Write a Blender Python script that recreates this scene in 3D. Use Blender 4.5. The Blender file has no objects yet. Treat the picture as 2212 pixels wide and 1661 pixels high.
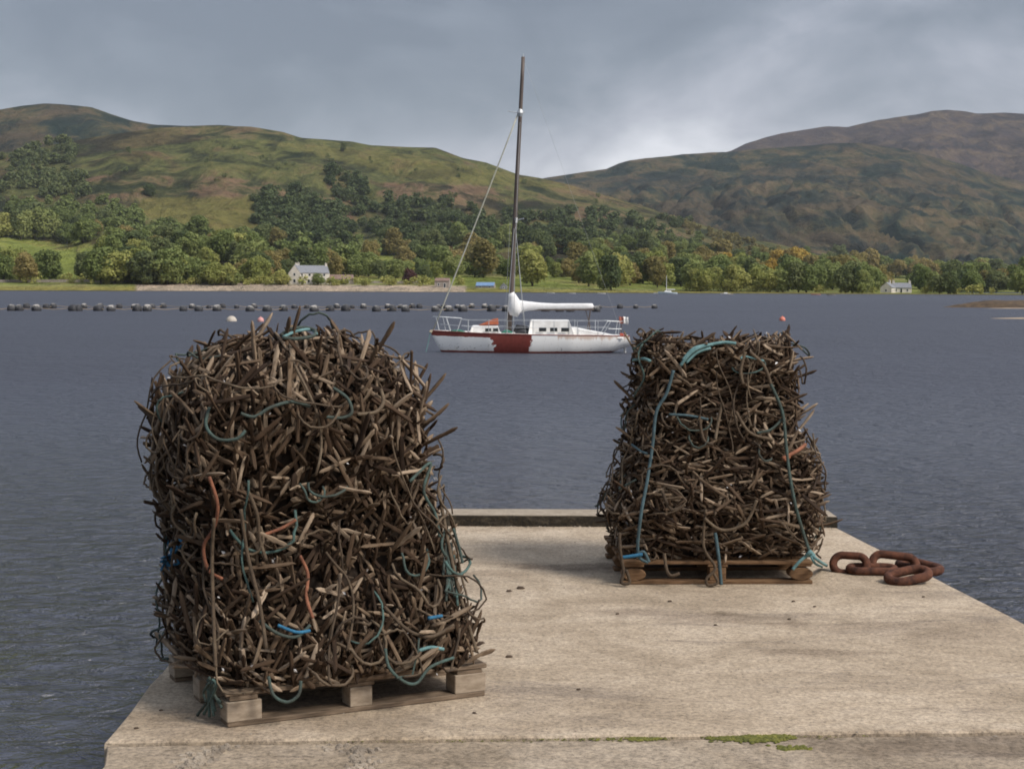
import bpy, bmesh, math, random
import numpy as np
from mathutils import Vector, Matrix, Euler

R = math.radians
rng = random.Random(7)
nr = np.random.default_rng(11)
sc = bpy.context.scene
col = sc.collection

# ------------------------------------------------------------------ camera
F = 3400.0                      # focal length in units of a 2212-wide picture
CAM = Vector((0, 0, 1.8))
PITCH, ROLL = R(-3.61), R(0.25)
cd = bpy.data.cameras.new('camera')
cd.sensor_width = 36; cd.lens = 36 * F / 2212
cd.clip_start = 0.1; cd.clip_end = 30000
cam = bpy.data.objects.new('camera', cd); col.objects.link(cam)
CM = Matrix.Rotation(R(90) + PITCH, 3, 'X') @ Matrix.Rotation(ROLL, 3, 'Z')
cam.matrix_world = Matrix.Translation(CAM) @ CM.to_4x4()
sc.camera = cam

# ------------------------------------------------------------------ sky and sun
SUN_AZ, SUN_EL = 124.0, 46.0    # azimuth clockwise from the view direction (+Y)
EXPOSURE = 1.25
w = bpy.data.worlds.new('World'); sc.world = w; w.use_nodes = True
nt = w.node_tree; nt.nodes.clear()
def N(t, kind, **kw):
    n = t.nodes.new(kind)
    for k, v in kw.items():
        if k.startswith('i_'):
            key = k[2:]
            key = int(key) if key.isdigit() else key.replace('_', ' ')
            n.inputs[key].default_value = v
        else:
            setattr(n, k, v)
    return n
def LK(t, a, b): t.links.new(a, b)
def math_n(t, op, a, b=None, c=None, clamp=False):
    n = t.nodes.new('ShaderNodeMath'); n.operation = op; n.use_clamp = clamp
    for i, v in enumerate((a, b, c)):
        if v is None: continue
        if hasattr(v, 'node'): t.links.new(v, n.inputs[i])
        else: n.inputs[i].default_value = v
    return n.outputs[0]
def ramp(t, fac, stops, interp='LINEAR'):
    n = t.nodes.new('ShaderNodeValToRGB'); n.color_ramp.interpolation = interp
    el = n.color_ramp.elements
    while len(el) < len(stops): el.new(0.5)
    for e, (p, c) in zip(el, stops):
        e.position = p; e.color = (c[0], c[1], c[2], 1) if not isinstance(c, (int, float)) else (c, c, c, 1)
    t.links.new(fac, n.inputs[0]); return n.outputs[0]
def mix(t, fac, a, b, blend='MIX'):
    n = t.nodes.new('ShaderNodeMix'); n.data_type = 'RGBA'; n.blend_type = blend
    for sock, v in ((n.inputs[0], fac), (n.inputs[6], a), (n.inputs[7], b)):
        if hasattr(v, 'node'): t.links.new(v, sock)
        elif isinstance(v, (int, float)): sock.default_value = v
        else: sock.default_value = (*v, 1) if len(v) == 3 else v
    return n.outputs[2]
def noise(t, vec, scale, detail=4, rough=0.5, dist=0.0, out=0):
    n = N(t, 'ShaderNodeTexNoise'); n.inputs['Scale'].default_value = scale
    n.inputs['Detail'].default_value = detail; n.inputs['Roughness'].default_value = rough
    n.inputs['Distortion'].default_value = dist
    if vec is not None: t.links.new(vec, n.inputs['Vector'])
    return n.outputs[out]
def mapping(t, vec, scale=(1, 1, 1), loc=(0, 0, 0), rot=(0, 0, 0)):
    n = N(t, 'ShaderNodeMapping'); n.inputs['Scale'].default_value = scale
    n.inputs['Location'].default_value = loc; n.inputs['Rotation'].default_value = rot
    t.links.new(vec, n.inputs['Vector']); return n.outputs[0]

SKX, SKY = 0.5, 9.1
sky = N(nt, 'ShaderNodeTexSky', sky_type='NISHITA', sun_disc=False)
sky.sun_elevation = R(SUN_EL); sky.sun_rotation = R(SUN_AZ)
tc = N(nt, 'ShaderNodeTexCoord')
sep = N(nt, 'ShaderNodeSeparateXYZ'); LK(nt, tc.outputs['Generated'], sep.inputs[0])
X_, Y_, Z_ = sep.outputs
zc = math_n(nt, 'MAXIMUM', Z_, 0.0)
den = math_n(nt, 'ADD', zc, 0.16)
comb = N(nt, 'ShaderNodeCombineXYZ')
LK(nt, math_n(nt, 'DIVIDE', X_, den), comb.inputs[0]); LK(nt, math_n(nt, 'DIVIDE', Y_, den), comb.inputs[1])
cv = mapping(nt, tc.outputs['Generated'], (1, 1, 2.3), (SKX, SKY, 0.3), (0, R(10), 0))
n1 = noise(nt, cv, 3.4, 6, 0.5, 0.5)
n2 = noise(nt, mapping(nt, tc.outputs['Generated'], (1, 1, 1.9), (7, 2, 0), (0, R(16), 0)), 9.5, 6, 0.58, 0.5)
cl = math_n(nt, 'ADD', math_n(nt, 'MULTIPLY', math_n(nt, 'SUBTRACT', n1, 0.5), 1.25), math_n(nt, 'MULTIPLY', math_n(nt, 'SUBTRACT', n2, 0.5), 0.55))
# the cloud deck thins out towards the horizon and towards the east (+X)
thin = math_n(nt, 'ADD', cl, math_n(nt, 'ADD', math_n(nt, 'MULTIPLY', X_, 0.44), 0.365))
hor = math_n(nt, 'POWER', math_n(nt, 'SUBTRACT', 1.0, math_n(nt, 'MINIMUM', math_n(nt, 'MULTIPLY', zc, 6.2), 1.0)), 1.2)
thin = math_n(nt, 'ADD', thin, math_n(nt, 'MULTIPLY', hor, 0.88))
ccol = ramp(nt, thin, [(0.28, (0.165, 0.186, 0.226)), (0.43, (0.212, 0.236, 0.280)), (0.56, (0.300, 0.320, 0.372)),
                       (0.72, (0.46, 0.468, 0.530)), (0.92, (0.80, 0.80, 0.85))])
# an overcast sky brightens smoothly towards the zenith
zen = math_n(nt, 'ADD', 1.0, math_n(nt, 'MULTIPLY', math_n(nt, 'POWER', zc, 1.5), 3.0))
ccol = mix(nt, 1.0, ccol, (1, 1, 1), 'MULTIPLY')
sc_n = N(nt, 'ShaderNodeVectorMath', operation='SCALE'); LK(nt, ccol, sc_n.inputs[0])
LK(nt, math_n(nt, 'MULTIPLY', zen, 4.0), sc_n.inputs['Scale'])
skymix = mix(nt, 0.93, sky.outputs[0], sc_n.outputs[0])
bg = N(nt, 'ShaderNodeBackground', i_Strength=0.1); LK(nt, skymix, bg.inputs[0])
wo = N(nt, 'ShaderNodeOutputWorld'); LK(nt, bg.outputs[0], wo.inputs[0])

sl = bpy.data.lights.new('sun', 'SUN'); sl.energy = 1.5; sl.angle = R(16); sl.color = (1, 0.94, 0.86)
so = bpy.data.objects.new('sun', sl); col.objects.link(so)
sd = Vector((math.sin(R(SUN_AZ)) * math.cos(R(SUN_EL)), math.cos(R(SUN_AZ)) * math.cos(R(SUN_EL)), math.sin(R(SUN_EL))))
so.rotation_euler = sd.to_track_quat('Z', 'Y').to_euler(); so.location = (30, -30, 60)

sc.view_settings.view_transform = 'Standard'; sc.view_settings.look = 'None'
sc.view_settings.exposure = EXPOSURE; sc.view_settings.gamma = 1
try: sc.view_settings.use_curve_mapping = False
except Exception: pass

sc.cycles.filter_width = 1.8

# ------------------------------------------------------------------ helpers
def ray(px, py):
    d = CM @ Vector(((px - 1106) / F, (830.5 - py) / F, -1)); return d
def at(px, py, z=0.0):
    d = ray(px, py); return CAM + d * ((z - CAM.z) / d.z)
def at_depth(px, py, Y):
    d = ray(px, py); return CAM + d * (Y / d.y)

def tag(o, label=None, cat=None, group=None, kind=None):
    if label: o['label'] = label
    if cat: o['category'] = cat
    if group: o['group'] = group
    if kind: o['kind'] = kind
    return o
def empty(name, loc=(0, 0, 0), rz=0.0, label=None, cat=None, group=None):
    o = bpy.data.objects.new(name, None); col.objects.link(o)
    o.location = loc; o.rotation_euler = (0, 0, rz); o.empty_display_size = 0.2
    return tag(o, label, cat, group)
def link(name, me, parent=None):
    o = bpy.data.objects.new(name, me); col.objects.link(o)
    if parent: o.parent = parent
    return o

class MB:
    def __init__(s): s.v = []; s.f = []; s.m = []; s.mi = 0
    def add(s, vs, fs):
        b = len(s.v); s.v += [tuple(v) for v in vs]; s.f += [tuple(i + b for i in f) for f in fs]
        s.m += [s.mi] * len(fs); return s
    def box(s, c, d, rz=0.0, M=None, taper=1.0):
        x, y, z = (a / 2 for a in d); vs = []
        for k, zz in enumerate((-z, z)):
            q = 1.0 if k == 0 else taper
            for xx, yy in ((-x, -y), (x, -y), (x, y), (-x, y)): vs.append(Vector((xx * q, yy * q, zz)))
        rot = M if M is not None else Matrix.Rotation(rz, 3, 'Z')
        vs = [rot @ v + Vector(c) for v in vs]
        return s.add(vs, [(3, 2, 1, 0), (4, 5, 6, 7), (0, 1, 5, 4), (1, 2, 6, 5), (2, 3, 7, 6), (3, 0, 4, 7)])
    def tube(s, pts, r, n=6, caps=True, closed=False):
        pts = [Vector(p) for p in pts]; k = len(pts)
        rs = r if isinstance(r, (list, tuple)) else [r] * k
        t0 = (pts[1] - pts[0]).normalized()
        a = Vector((0, 0, 1)) if abs(t0.z) < 0.9 else Vector((1, 0, 0))
        u = t0.cross(a).normalized(); vs = []
        for i, p in enumerate(pts):
            if closed: t = pts[(i + 1) % k] - pts[i - 1]
            else: t = pts[min(i + 1, k - 1)] - pts[max(i - 1, 0)]
            if t.length < 1e-9: t = t0.copy()
            t.normalize(); u = u - t * u.dot(t)
            if u.length < 1e-6: u = t.orthogonal()
            u.normalize(); v = t.cross(u)
            for j in range(n):
                th = 2 * math.pi * j / n
                vs.append(p + (u * math.cos(th) + v * math.sin(th)) * rs[i])
        fs = []
        for i in range(k if closed else k - 1):
            i2 = (i + 1) % k
            for j in range(n):
                j2 = (j + 1) % n
                fs.append((i * n + j, i * n + j2, i2 * n + j2, i2 * n + j))
        if caps and not closed:
            fs.append(tuple(reversed(range(n)))); fs.append(tuple((k - 1) * n + j for j in range(n)))
        return s.add(vs, fs)
    def grid(s, rows):
        m = len(rows[0]); vs = [p for r_ in rows for p in r_]
        fs = [(i * m + j, i * m + j + 1, (i + 1) * m + j + 1, (i + 1) * m + j) for i in range(len(rows) - 1) for j in range(m - 1)]
        return s.add(vs, fs)
    def mesh(s, name, mats, smooth=False):
        me = bpy.data.meshes.new(name); me.from_pydata(s.v, [], s.f)
        if not isinstance(mats, (list, tuple)): mats = [mats]
        for m in mats: me.materials.append(m)
        if len(mats) > 1: me.polygons.foreach_set('material_index', s.m)
        if smooth: me.polygons.foreach_set('use_smooth', [True] * len(s.f))
        me.update(); return me
    def build(s, name, mats, parent=None, smooth=False):
        return link(name, s.mesh(name, mats, smooth), parent)

def bevelled(o, wd, seg=1):
    bm = bmesh.new(); bm.from_mesh(o.data)
    bmesh.ops.bevel(bm, geom=list(bm.edges), offset=wd, segments=seg, affect='EDGES', profile=0.6)
    bm.to_mesh(o.data); bm.free(); return o

def np_mesh(name, V, Fq, mats, smooth=False, attrs=None):
    """quads or tris from numpy arrays"""
    me = bpy.data.meshes.new(name); k = Fq.shape[1]
    me.vertices.add(len(V)); me.vertices.foreach_set('co', np.ascontiguousarray(V, dtype=np.float32).ravel())
    me.loops.add(Fq.size); me.loops.foreach_set('vertex_index', np.ascontiguousarray(Fq, dtype=np.int32).ravel())
    me.polygons.add(len(Fq)); me.polygons.foreach_set('loop_start', np.arange(0, Fq.size, k, dtype=np.int32))
    if not isinstance(mats, (list, tuple)): mats = [mats]
    for m in mats: me.materials.append(m)
    for nm, (tp, arr) in (attrs or {}).items():
        a = me.attributes.new(nm, tp, 'POINT')
        a.data.foreach_set('vector' if tp == 'FLOAT_VECTOR' else 'value', np.ascontiguousarray(arr, dtype=np.float32).ravel())
    if smooth: me.polygons.foreach_set('use_smooth', np.ones(len(Fq), dtype=bool))
    me.update(calc_edges=True); me.validate(); return me

# value noise on numpy arrays
_perm = np.random.default_rng(3).random((512, 512))
def vnoise(x, y):
    xi = np.floor(x).astype(int); yi = np.floor(y).astype(int); fx = x - xi; fy = y - yi
    fx = fx * fx * (3 - 2 * fx); fy = fy * fy * (3 - 2 * fy)
    g = lambda a, b: _perm[a % 512, b % 512]
    return (g(xi, yi) * (1 - fx) + g(xi + 1, yi) * fx) * (1 - fy) + (g(xi, yi + 1) * (1 - fx) + g(xi + 1, yi + 1) * fx) * fy
def fbm(x, y, o=5, gain=0.5):
    s = 0; a = 1; tot = 0
    for i in range(o):
        s = s + a * (vnoise(x * 2 ** i + 17.3 * i, y * 2 ** i + 5.7 * i) - 0.5); tot += a; a *= gain
    return s / tot * 2

# ------------------------------------------------------------------ materials
def newmat(name):
    m = bpy.data.materials.new(name); m.use_nodes = True
    t = m.node_tree; b = t.nodes['Principled BSDF']; return m, t, b
def objco(t): return N(t, 'ShaderNodeTexCoord').outputs['Object']
def bump(t, b, h, strength=0.4, dist=0.01):
    n = N(t, 'ShaderNodeBump'); n.inputs['Strength'].default_value = strength; n.inputs['Distance'].default_value = dist
    LK(t, h, n.inputs['Height']); LK(t, n.outputs[0], b.inputs['Normal']); return n
def plain(name, c1, c2, rough=0.7, scale=8.0, metal=0.0, bstr=0.2, bd=0.004, stretch=(1, 1, 1), spec=0.4):
    m, t, b = newmat(name); v = mapping(t, objco(t), stretch)
    n_ = noise(t, v, scale, 6, 0.6)
    LK(t, ramp(t, n_, [(0.32, c1), (0.68, c2)]), b.inputs['Base Color'])
    b.inputs['Roughness'].default_value = rough; b.inputs['Metallic'].default_value = metal
    b.inputs['Specular IOR Level'].default_value = spec
    if bstr: bump(t, b, n_, bstr, bd)
    return m

# concrete of the pier
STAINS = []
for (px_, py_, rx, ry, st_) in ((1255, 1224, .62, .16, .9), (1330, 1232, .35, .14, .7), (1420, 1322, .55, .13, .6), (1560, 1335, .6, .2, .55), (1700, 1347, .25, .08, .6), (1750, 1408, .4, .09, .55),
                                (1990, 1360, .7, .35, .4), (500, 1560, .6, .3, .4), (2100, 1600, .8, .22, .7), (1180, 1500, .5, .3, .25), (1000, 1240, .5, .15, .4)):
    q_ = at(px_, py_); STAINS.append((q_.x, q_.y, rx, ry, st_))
def concrete(name, tone=1.0, dark=0.0):
    m, t, b = newmat(name); v = objco(t)
    big = noise(t, mapping(t, v, (0.85, 1.1, 1)), 1.25, 8, 0.68, 0.7)
    streak = noise(t, mapping(t, v, (0.6, 1.7, 1), (0, 0, 0), (0, 0, R(-4))), 1.0, 8, 0.72, 0.9)
    fine = noise(t, v, 44, 5, 0.85); mid = noise(t, v, 13, 7, 0.7)
    k = tone
    c = ramp(t, big, [(0.36, (0.295 * k, 0.232 * k, 0.164 * k)), (0.5, (0.390 * k, 0.312 * k, 0.226 * k)), (0.64, (0.465 * k, 0.380 * k, 0.285 * k))])
    c = mix(t, math_n(t, 'MULTIPLY', ramp(t, streak, [(0.54, 0.0), (0.64, 1.0)]), 0.55 + dark), c, (0.20, 0.162, 0.128))
    c = mix(t, 0.75, c, ramp(t, fine, [(0.36, (0.34, 0.33, 0.32)), (0.50, (1.0, 1.0, 1.0)), (0.64, (1.5, 1.46, 1.4))]), 'MULTIPLY')
    c = mix(t, 0.36, c, ramp(t, mid, [(0.40, (0.60, 0.58, 0.55)), (0.52, (1.0, 1.0, 1.0)), (0.62, (1.15, 1.13, 1.1))]), 'MULTIPLY')
    rust = noise(t, mapping(t, v, (1, 3, 1), (4, 1, 0)), 2.3, 5, 0.7)
    c = mix(t, math_n(t, 'MULTIPLY', ramp(t, rust, [(0.66, 0.0), (0.76, 1.0)]), 0.35), c, (0.24, 0.135, 0.07))
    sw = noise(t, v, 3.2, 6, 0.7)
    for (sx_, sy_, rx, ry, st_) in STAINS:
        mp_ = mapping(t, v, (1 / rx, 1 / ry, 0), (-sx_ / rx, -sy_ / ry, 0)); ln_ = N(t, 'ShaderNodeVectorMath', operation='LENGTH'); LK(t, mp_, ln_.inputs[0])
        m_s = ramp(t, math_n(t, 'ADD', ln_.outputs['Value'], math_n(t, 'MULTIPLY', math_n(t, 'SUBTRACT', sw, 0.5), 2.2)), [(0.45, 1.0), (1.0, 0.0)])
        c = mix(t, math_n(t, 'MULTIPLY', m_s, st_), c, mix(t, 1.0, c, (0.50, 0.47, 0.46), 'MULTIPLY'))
    vor = N(t, 'ShaderNodeTexVoronoi'); vor.inputs['Scale'].default_value = 46; LK(t, v, vor.inputs['Vector'])
    pebl = ramp(t, vor.outputs['Distance'], [(0.05, 1.0), (0.16, 0.0)])
    sel = ramp(t, noise(t, v, 23, 2), [(0.60, 0.0), (0.66, 1.0)])
    c = mix(t, math_n(t, 'MULTIPLY', math_n(t, 'MULTIPLY', pebl, sel), 0.55), c, (0.10, 0.09, 0.08))
    LK(t, c, b.inputs['Base Color']); b.inputs['Roughness'].default_value = 0.92; b.inputs['Specular IOR Level'].default_value = 0.2
    hgt = math_n(t, 'ADD', math_n(t, 'MULTIPLY', fine, 0.6), math_n(t, 'ADD', mid, math_n(t, 'MULTIPLY', big, 1.2)))
    bump(t, b, hgt, 0.55, 0.012)
    return m
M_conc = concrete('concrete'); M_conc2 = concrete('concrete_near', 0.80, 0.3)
def kerb_mat():
    m, t, b = newmat('mossy_concrete'); v = objco(t)
    nz = noise(t, mapping(t, v, (1, 1, 2)), 7, 6, 0.65); f2 = noise(t, v, 40, 4, 0.7)
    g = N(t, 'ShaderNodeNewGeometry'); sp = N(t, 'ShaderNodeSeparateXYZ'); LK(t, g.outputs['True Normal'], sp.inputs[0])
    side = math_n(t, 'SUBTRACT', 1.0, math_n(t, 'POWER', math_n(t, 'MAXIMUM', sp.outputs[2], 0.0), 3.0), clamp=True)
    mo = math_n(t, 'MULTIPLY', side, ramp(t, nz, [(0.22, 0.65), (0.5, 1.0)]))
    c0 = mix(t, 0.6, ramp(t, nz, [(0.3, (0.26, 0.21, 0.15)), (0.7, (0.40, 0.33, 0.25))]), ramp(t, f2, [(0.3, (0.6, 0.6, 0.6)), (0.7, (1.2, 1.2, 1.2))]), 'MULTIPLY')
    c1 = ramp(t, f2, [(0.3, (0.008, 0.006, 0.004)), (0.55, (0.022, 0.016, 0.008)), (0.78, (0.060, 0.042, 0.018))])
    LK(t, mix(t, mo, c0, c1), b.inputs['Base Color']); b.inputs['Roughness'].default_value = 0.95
    bump(t, b, f2, 0.7, 0.015); return m
M_kerb = kerb_mat()

def peg_mat():
    m, t, b = newmat('weathered_peg_wood')
    at_ = N(t, 'ShaderNodeAttribute', attribute_name='pc'); ti = N(t, 'ShaderNodeAttribute', attribute_name='tint')
    oi = N(t, 'ShaderNodeObjectInfo')
    tint = math_n(t, 'FRACT', math_n(t, 'ADD', ti.outputs['Fac'], oi.outputs['Random']))
    cx = N(t, 'ShaderNodeCombineXYZ'); LK(t, math_n(t, 'MULTIPLY', tint, 37.0), cx.inputs[2])
    va = N(t, 'ShaderNodeVectorMath', operation='ADD'); LK(t, at_.outputs['Vector'], va.inputs[0]); LK(t, cx.outputs[0], va.inputs[1])
    grain = noise(t, mapping(t, va.outputs[0], (9, 150, 150)), 1.0, 4, 0.6)
    blot = noise(t, mapping(t, va.outputs[0], (14, 30, 30)), 1.0, 4, 0.6)
    base = ramp(t, tint, [(0.0, (0.026, 0.0145, 0.008)), (0.38, (0.062, 0.037, 0.021)), (0.62, (0.125, 0.083, 0.051)), (0.82, (0.235, 0.170, 0.112)), (1.0, (0.37, 0.282, 0.20))])
    c = mix(t, 0.85, base, ramp(t, grain, [(0.30, (0.42, 0.40, 0.38)), (0.55, (1, 1, 1)), (0.75, (1.35, 1.33, 1.3))]), 'MULTIPLY')
    c = mix(t, math_n(t, 'MULTIPLY', ramp(t, blot, [(0.52, 0.0), (0.66, 1.0)]), 0.6), c, (0.052, 0.028, 0.014))
    LK(t, c, b.inputs['Base Color']); b.inputs['Roughness'].default_value = 0.85; b.inputs['Specular IOR Level'].default_value = 0.25
    bump(t, b, grain, 0.6, 0.004); return m
M_peg = peg_mat()
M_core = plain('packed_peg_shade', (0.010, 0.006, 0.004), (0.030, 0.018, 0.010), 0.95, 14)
def rope_mat(name, c1, c2, c3, rnd=True):
    m, t, b = newmat(name); v = objco(t); oi = N(t, 'ShaderNodeObjectInfo')
    n_ = noise(t, v, 22, 4, 0.6); f_ = noise(t, v, 190, 2, 0.6)
    k = math_n(t, 'ADD', math_n(t, 'MULTIPLY', n_, 0.75), math_n(t, 'MULTIPLY', oi.outputs['Random'], 0.3)) if rnd else n_
    c = ramp(t, k, [(0.3, c1), (0.55, c2), (0.8, c3)])
    c = mix(t, 0.6, c, ramp(t, f_, [(0.3, (0.5, 0.5, 0.5)), (0.7, (1.25, 1.25, 1.25))]), 'MULTIPLY')
    LK(t, c, b.inputs['Base Color']); b.inputs['Roughness'].default_value = 0.9; bump(t, b, f_, 0.6, 0.004); return m
M_rope = rope_mat('brown_rope', (0.04, 0.025, 0.014), (0.092, 0.062, 0.036), (0.175, 0.13, 0.082))
M_teal = rope_mat('teal_rope', (0.040, 0.042, 0.032), (0.050, 0.072, 0.060), (0.080, 0.150, 0.132))
M_lteal = rope_mat('pale_teal_rope', (0.09, 0.17, 0.165), (0.13, 0.25, 0.25), (0.22, 0.36, 0.355), False)
M_blue = rope_mat('blue_rope', (0.018, 0.08, 0.15), (0.025, 0.14, 0.25), (0.05, 0.22, 0.35), False)
M_dkblue = rope_mat('dark_teal_rope', (0.04, 0.065, 0.07), (0.06, 0.105, 0.12), (0.085, 0.15, 0.17), False)
M_orange = rope_mat('faded_orange_rope', (0.14, 0.055, 0.03), (0.27, 0.105, 0.055), (0.36, 0.16, 0.09), False)
M_pallet = plain('pallet_wood', (0.075, 0.052, 0.034), (0.22, 0.162, 0.112), 0.85, 6, 0, 0.5, 0.004, (1.5, 12, 12), 0.2)
M_palend = plain('pallet_end_grain', (0.22, 0.17, 0.12), (0.37, 0.30, 0.225), 0.85, 14, 0, 0.4, 0.004, (1, 1, 3), 0.2)
M_palbrown = plain('brown_pallet_wood', (0.085, 0.045, 0.022), (0.20, 0.118, 0.062), 0.85, 7, 0, 0.5, 0.004, (1.5, 9, 9), 0.2)
M_rust = plain('rusty_iron', (0.030, 0.013, 0.009), (0.135, 0.052, 0.028), 0.9, 24, 0.0, 0.6, 0.006, (1, 1, 1), 0.3)
M_shell = plain('pale_shell', (.34, .32, .31), (.62, .60, .58), .5, 60, 0, 0)
M_moss = plain('moss', (0.055, 0.062, 0.012), (0.165, 0.155, 0.030), 0.95, 25, 0, 0.3)
M_stone = plain('grey_stone', (0.15, 0.12, 0.09), (0.36, 0.30, 0.23), 0.9, 6, 0, 0.4)
M_bit = plain('dark_peg_chip', (0.045, 0.03, 0.02), (0.12, 0.085, 0.06), 0.9, 30)

# ------------------------------------------------------------------ the hills
def skyl(pts):
    az = []; el = []
    for p in pts:
        d = ray(*p); az.append(math.atan2(d.x, d.y)); el.append(d.z / math.hypot(d.x, d.y))
    return np.array(az), np.array(el)
SKY_MAIN = skyl([(-900, 420), (-300, 350), (0, 330), (100, 316), (200, 296), (340, 275), (400, 275), (470, 272), (540, 274), (610, 285), (650, 298), (700, 302),
                 (760, 306), (800, 314), (880, 318), (940, 319), (965, 328), (1000, 341), (1050, 351), (1120, 377), (1165, 384), (1230, 399),
                 (1300, 420), (1400, 449), (1500, 480), (1600, 510), (1700, 532), (1800, 556), (1900, 580), (2050, 590), (2212, 594), (2600, 600), (3200, 604)])
SKY_BACKL = skyl([(-900, 330), (-300, 262), (0, 238), (22, 234), (60, 229), (100, 225), (150, 228), (195, 232), (240, 247), (290, 262), (340, 270), (400, 273), (470, 270), (540, 276), (650, 330), (760, 420)])
SKY_RIGHT = skyl([(900, 470), (1000, 440), (1100, 402), (1165, 386), (1190, 381), (1250, 373), (1310, 364), (1335, 352), (1360, 345), (1440, 337), (1500, 331), (1580, 327), (1620, 323),
                  (1700, 317), (1800, 309), (1860, 308), (1950, 321), (2050, 346), (2130, 373), (2212, 393), (2400, 440), (2800, 520), (3300, 580)])
SKY_BACKR = skyl([(1300, 420), (1480, 352), (1580, 327), (1610, 312), (1650, 299), (1690, 289), (1740, 281), (1790, 273), (1830, 275), (1900, 259), (1980, 248), (2010, 241), (2045, 238),
                  (2080, 240), (2110, 245), (2170, 243), (2212, 245), (2400, 262), (2800, 340), (3300, 450)])
R0, RM = 640.0, 2300.0
WZ = -1.1
def h_main(az, r):
    E = np.interp(az, *SKY_MAIN); t = np.clip((r - R0) / (RM - R0), 0, 1.0)
    e0 = (WZ - 1.8) / R0
    S = 0.035 * np.clip(t / 0.03, 0, 1) + 0.965 * t ** 1.12
    x = r * np.sin(az); y = r * np.cos(az)
    h = 1.8 + r * (e0 + (E - e0) * S)
    amp = np.clip(t * 6 - 0.35, 0, 1) * np.clip((1 - t) * 4.5, 0.05, 1)
    nz = fbm(x / 360, y / 420, 5, 0.55) * 40 - np.abs(fbm(x / 190 + 3, y / 260, 4, 0.55)) * 30 + fbm(x / 60 + 9, y / 80, 4, 0.6) * 9
    h = h + nz * amp * np.clip(E / 0.09, 0.12, 1)
    b = np.clip((r - RM) / 500, 0, 1); h = h - b * b * (E * RM) * 0.8
    return h
def h_far(az, r, SK, ra, rb, A, gull, ex=0.85):
    E = np.interp(az, *SK); t = np.clip((r - ra) / (rb - ra), 0, 1)
    S = t ** ex; x = r * np.sin(az); y = r * np.cos(az)
    h = 1.8 + r * (E * S - 0.003 * (1 - t))
    amp = np.clip(t * 4, 0, 1) * np.clip((1 - t) * 3.2, 0.05, 1)
    g = fbm(az * 40 + fbm(x / 500, y / 500, 4) * 2.2 + r / 900, r / 700, 5, 0.62)
    nz = fbm(x / 520, y / 520, 6, 0.55) * A + (-np.abs(g)) * gull
    h = h + nz * amp
    b = np.clip((r - rb) / 900, 0, 1); return h - b * b * E * rb * 0.8
def polar(fn, a0, a1, na, r0, r1, nrad, pw=1.0):
    az = np.linspace(R(a0), R(a1), na); r = r0 + (r1 - r0) * np.linspace(0, 1, nrad) ** pw
    A, Q = np.meshgrid(az, r); H = fn(A, Q)
    V = np.stack([Q * np.sin(A), Q * np.cos(A), H], -1).reshape(-1, 3)
    i = np.arange(nrad - 1)[:, None] * na + np.arange(na - 1)[None, :]
    Fq = np.stack([i, i + 1, i + na + 1, i + na], -1).reshape(-1, 4)
    return V, Fq
CMI = np.array(CM.transposed())
def project(V):
    P = (V - np.array(CAM)) @ CMI.T
    return 1106 + F * P[:, 0] / -P[:, 2], 830.5 - F * P[:, 1] / -P[:, 2]
def inpoly(px, py, poly, soft=0):
    ins = np.zeros(len(px), bool); j = len(poly) - 1
    for i in range(len(poly)):
        xi, yi = poly[i]; xj, yj = poly[j]
        c = ((yi > py) != (yj > py)) & (px < (xj - xi) * (py - yi) / (yj - yi + 1e-9) + xi)
        ins ^= c; j = i
    return ins
V, Fq = polar(h_main, -40, 40, 620, R0 - 30, RM + 450, 270, 1.25)
px, py = project(V)
jx = px + fbm(V[:, 0] / 40, V[:, 1] / 90, 3) * 14; jy = py + fbm(V[:, 0] / 60 + 40, V[:, 1] / 60, 3) * 9
field = np.zeros(len(V))
for poly, s_ in (([(-400, 505), (150, 508), (250, 545), (300, 590), (300, 622), (-400, 622)], 1.0),
                 ([(700, 590), (745, 545), (860, 536), (980, 560), (1000, 596), (900, 600)], 0.75),
                 ([(560, 600), (900, 598), (1320, 585), (1520, 606), (1520, 640), (560, 640)], 1.0),
                 ([(1490, 612), (2700, 600), (2700, 660), (1490, 660)], 0.55),
                 ([(1895, 585), (1975, 585), (1985, 640), (1885, 640)], 1.0)):
    field = np.maximum(field, inpoly(jx, jy, poly) * s_)
brack = np.zeros(len(V))
for poly, s_ in (([(150, 385), (330, 372), (600, 395), (780, 430), (760, 470), (480, 428), (300, 432), (170, 425)], 1.0),
                 ([(840, 396), (1060, 402), (1090, 440), (900, 446), (820, 425)], 1.0), ([(1130, 395), (1290, 410), (1400, 450), (1180, 440)], 0.7),
                 ([(1130, 440), (1330, 452), (1560, 505), (1700, 560), (1400, 500), (1080, 470)], 0.8),
                 ([(340, 270), (560, 270), (640, 296), (420, 300)], 0.6)):
    brack = np.maximum(brack, inpoly(jx, jy, poly) * s_)
gold = np.maximum(inpoly(jx, jy, [(310, 425), (560, 428), (640, 470), (560, 520), (380, 500), (290, 450)]) * 0.9,
                  inpoly(jx, jy, [(860, 330), (1130, 380), (1250, 410), (1050, 400), (900, 390), (560, 300)]) * 0.5)
rr = np.hypot(V[:, 0], V[:, 1])
sand = np.clip((688 - rr) / 12, 0, 1) * np.where((px > 290) & (px < 1010), 1, 0.15)
wrack = np.clip((672 - rr) / 12, 0, 1) * np.where((px > 290) & (px < 1010), 0.15, 1)
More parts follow.
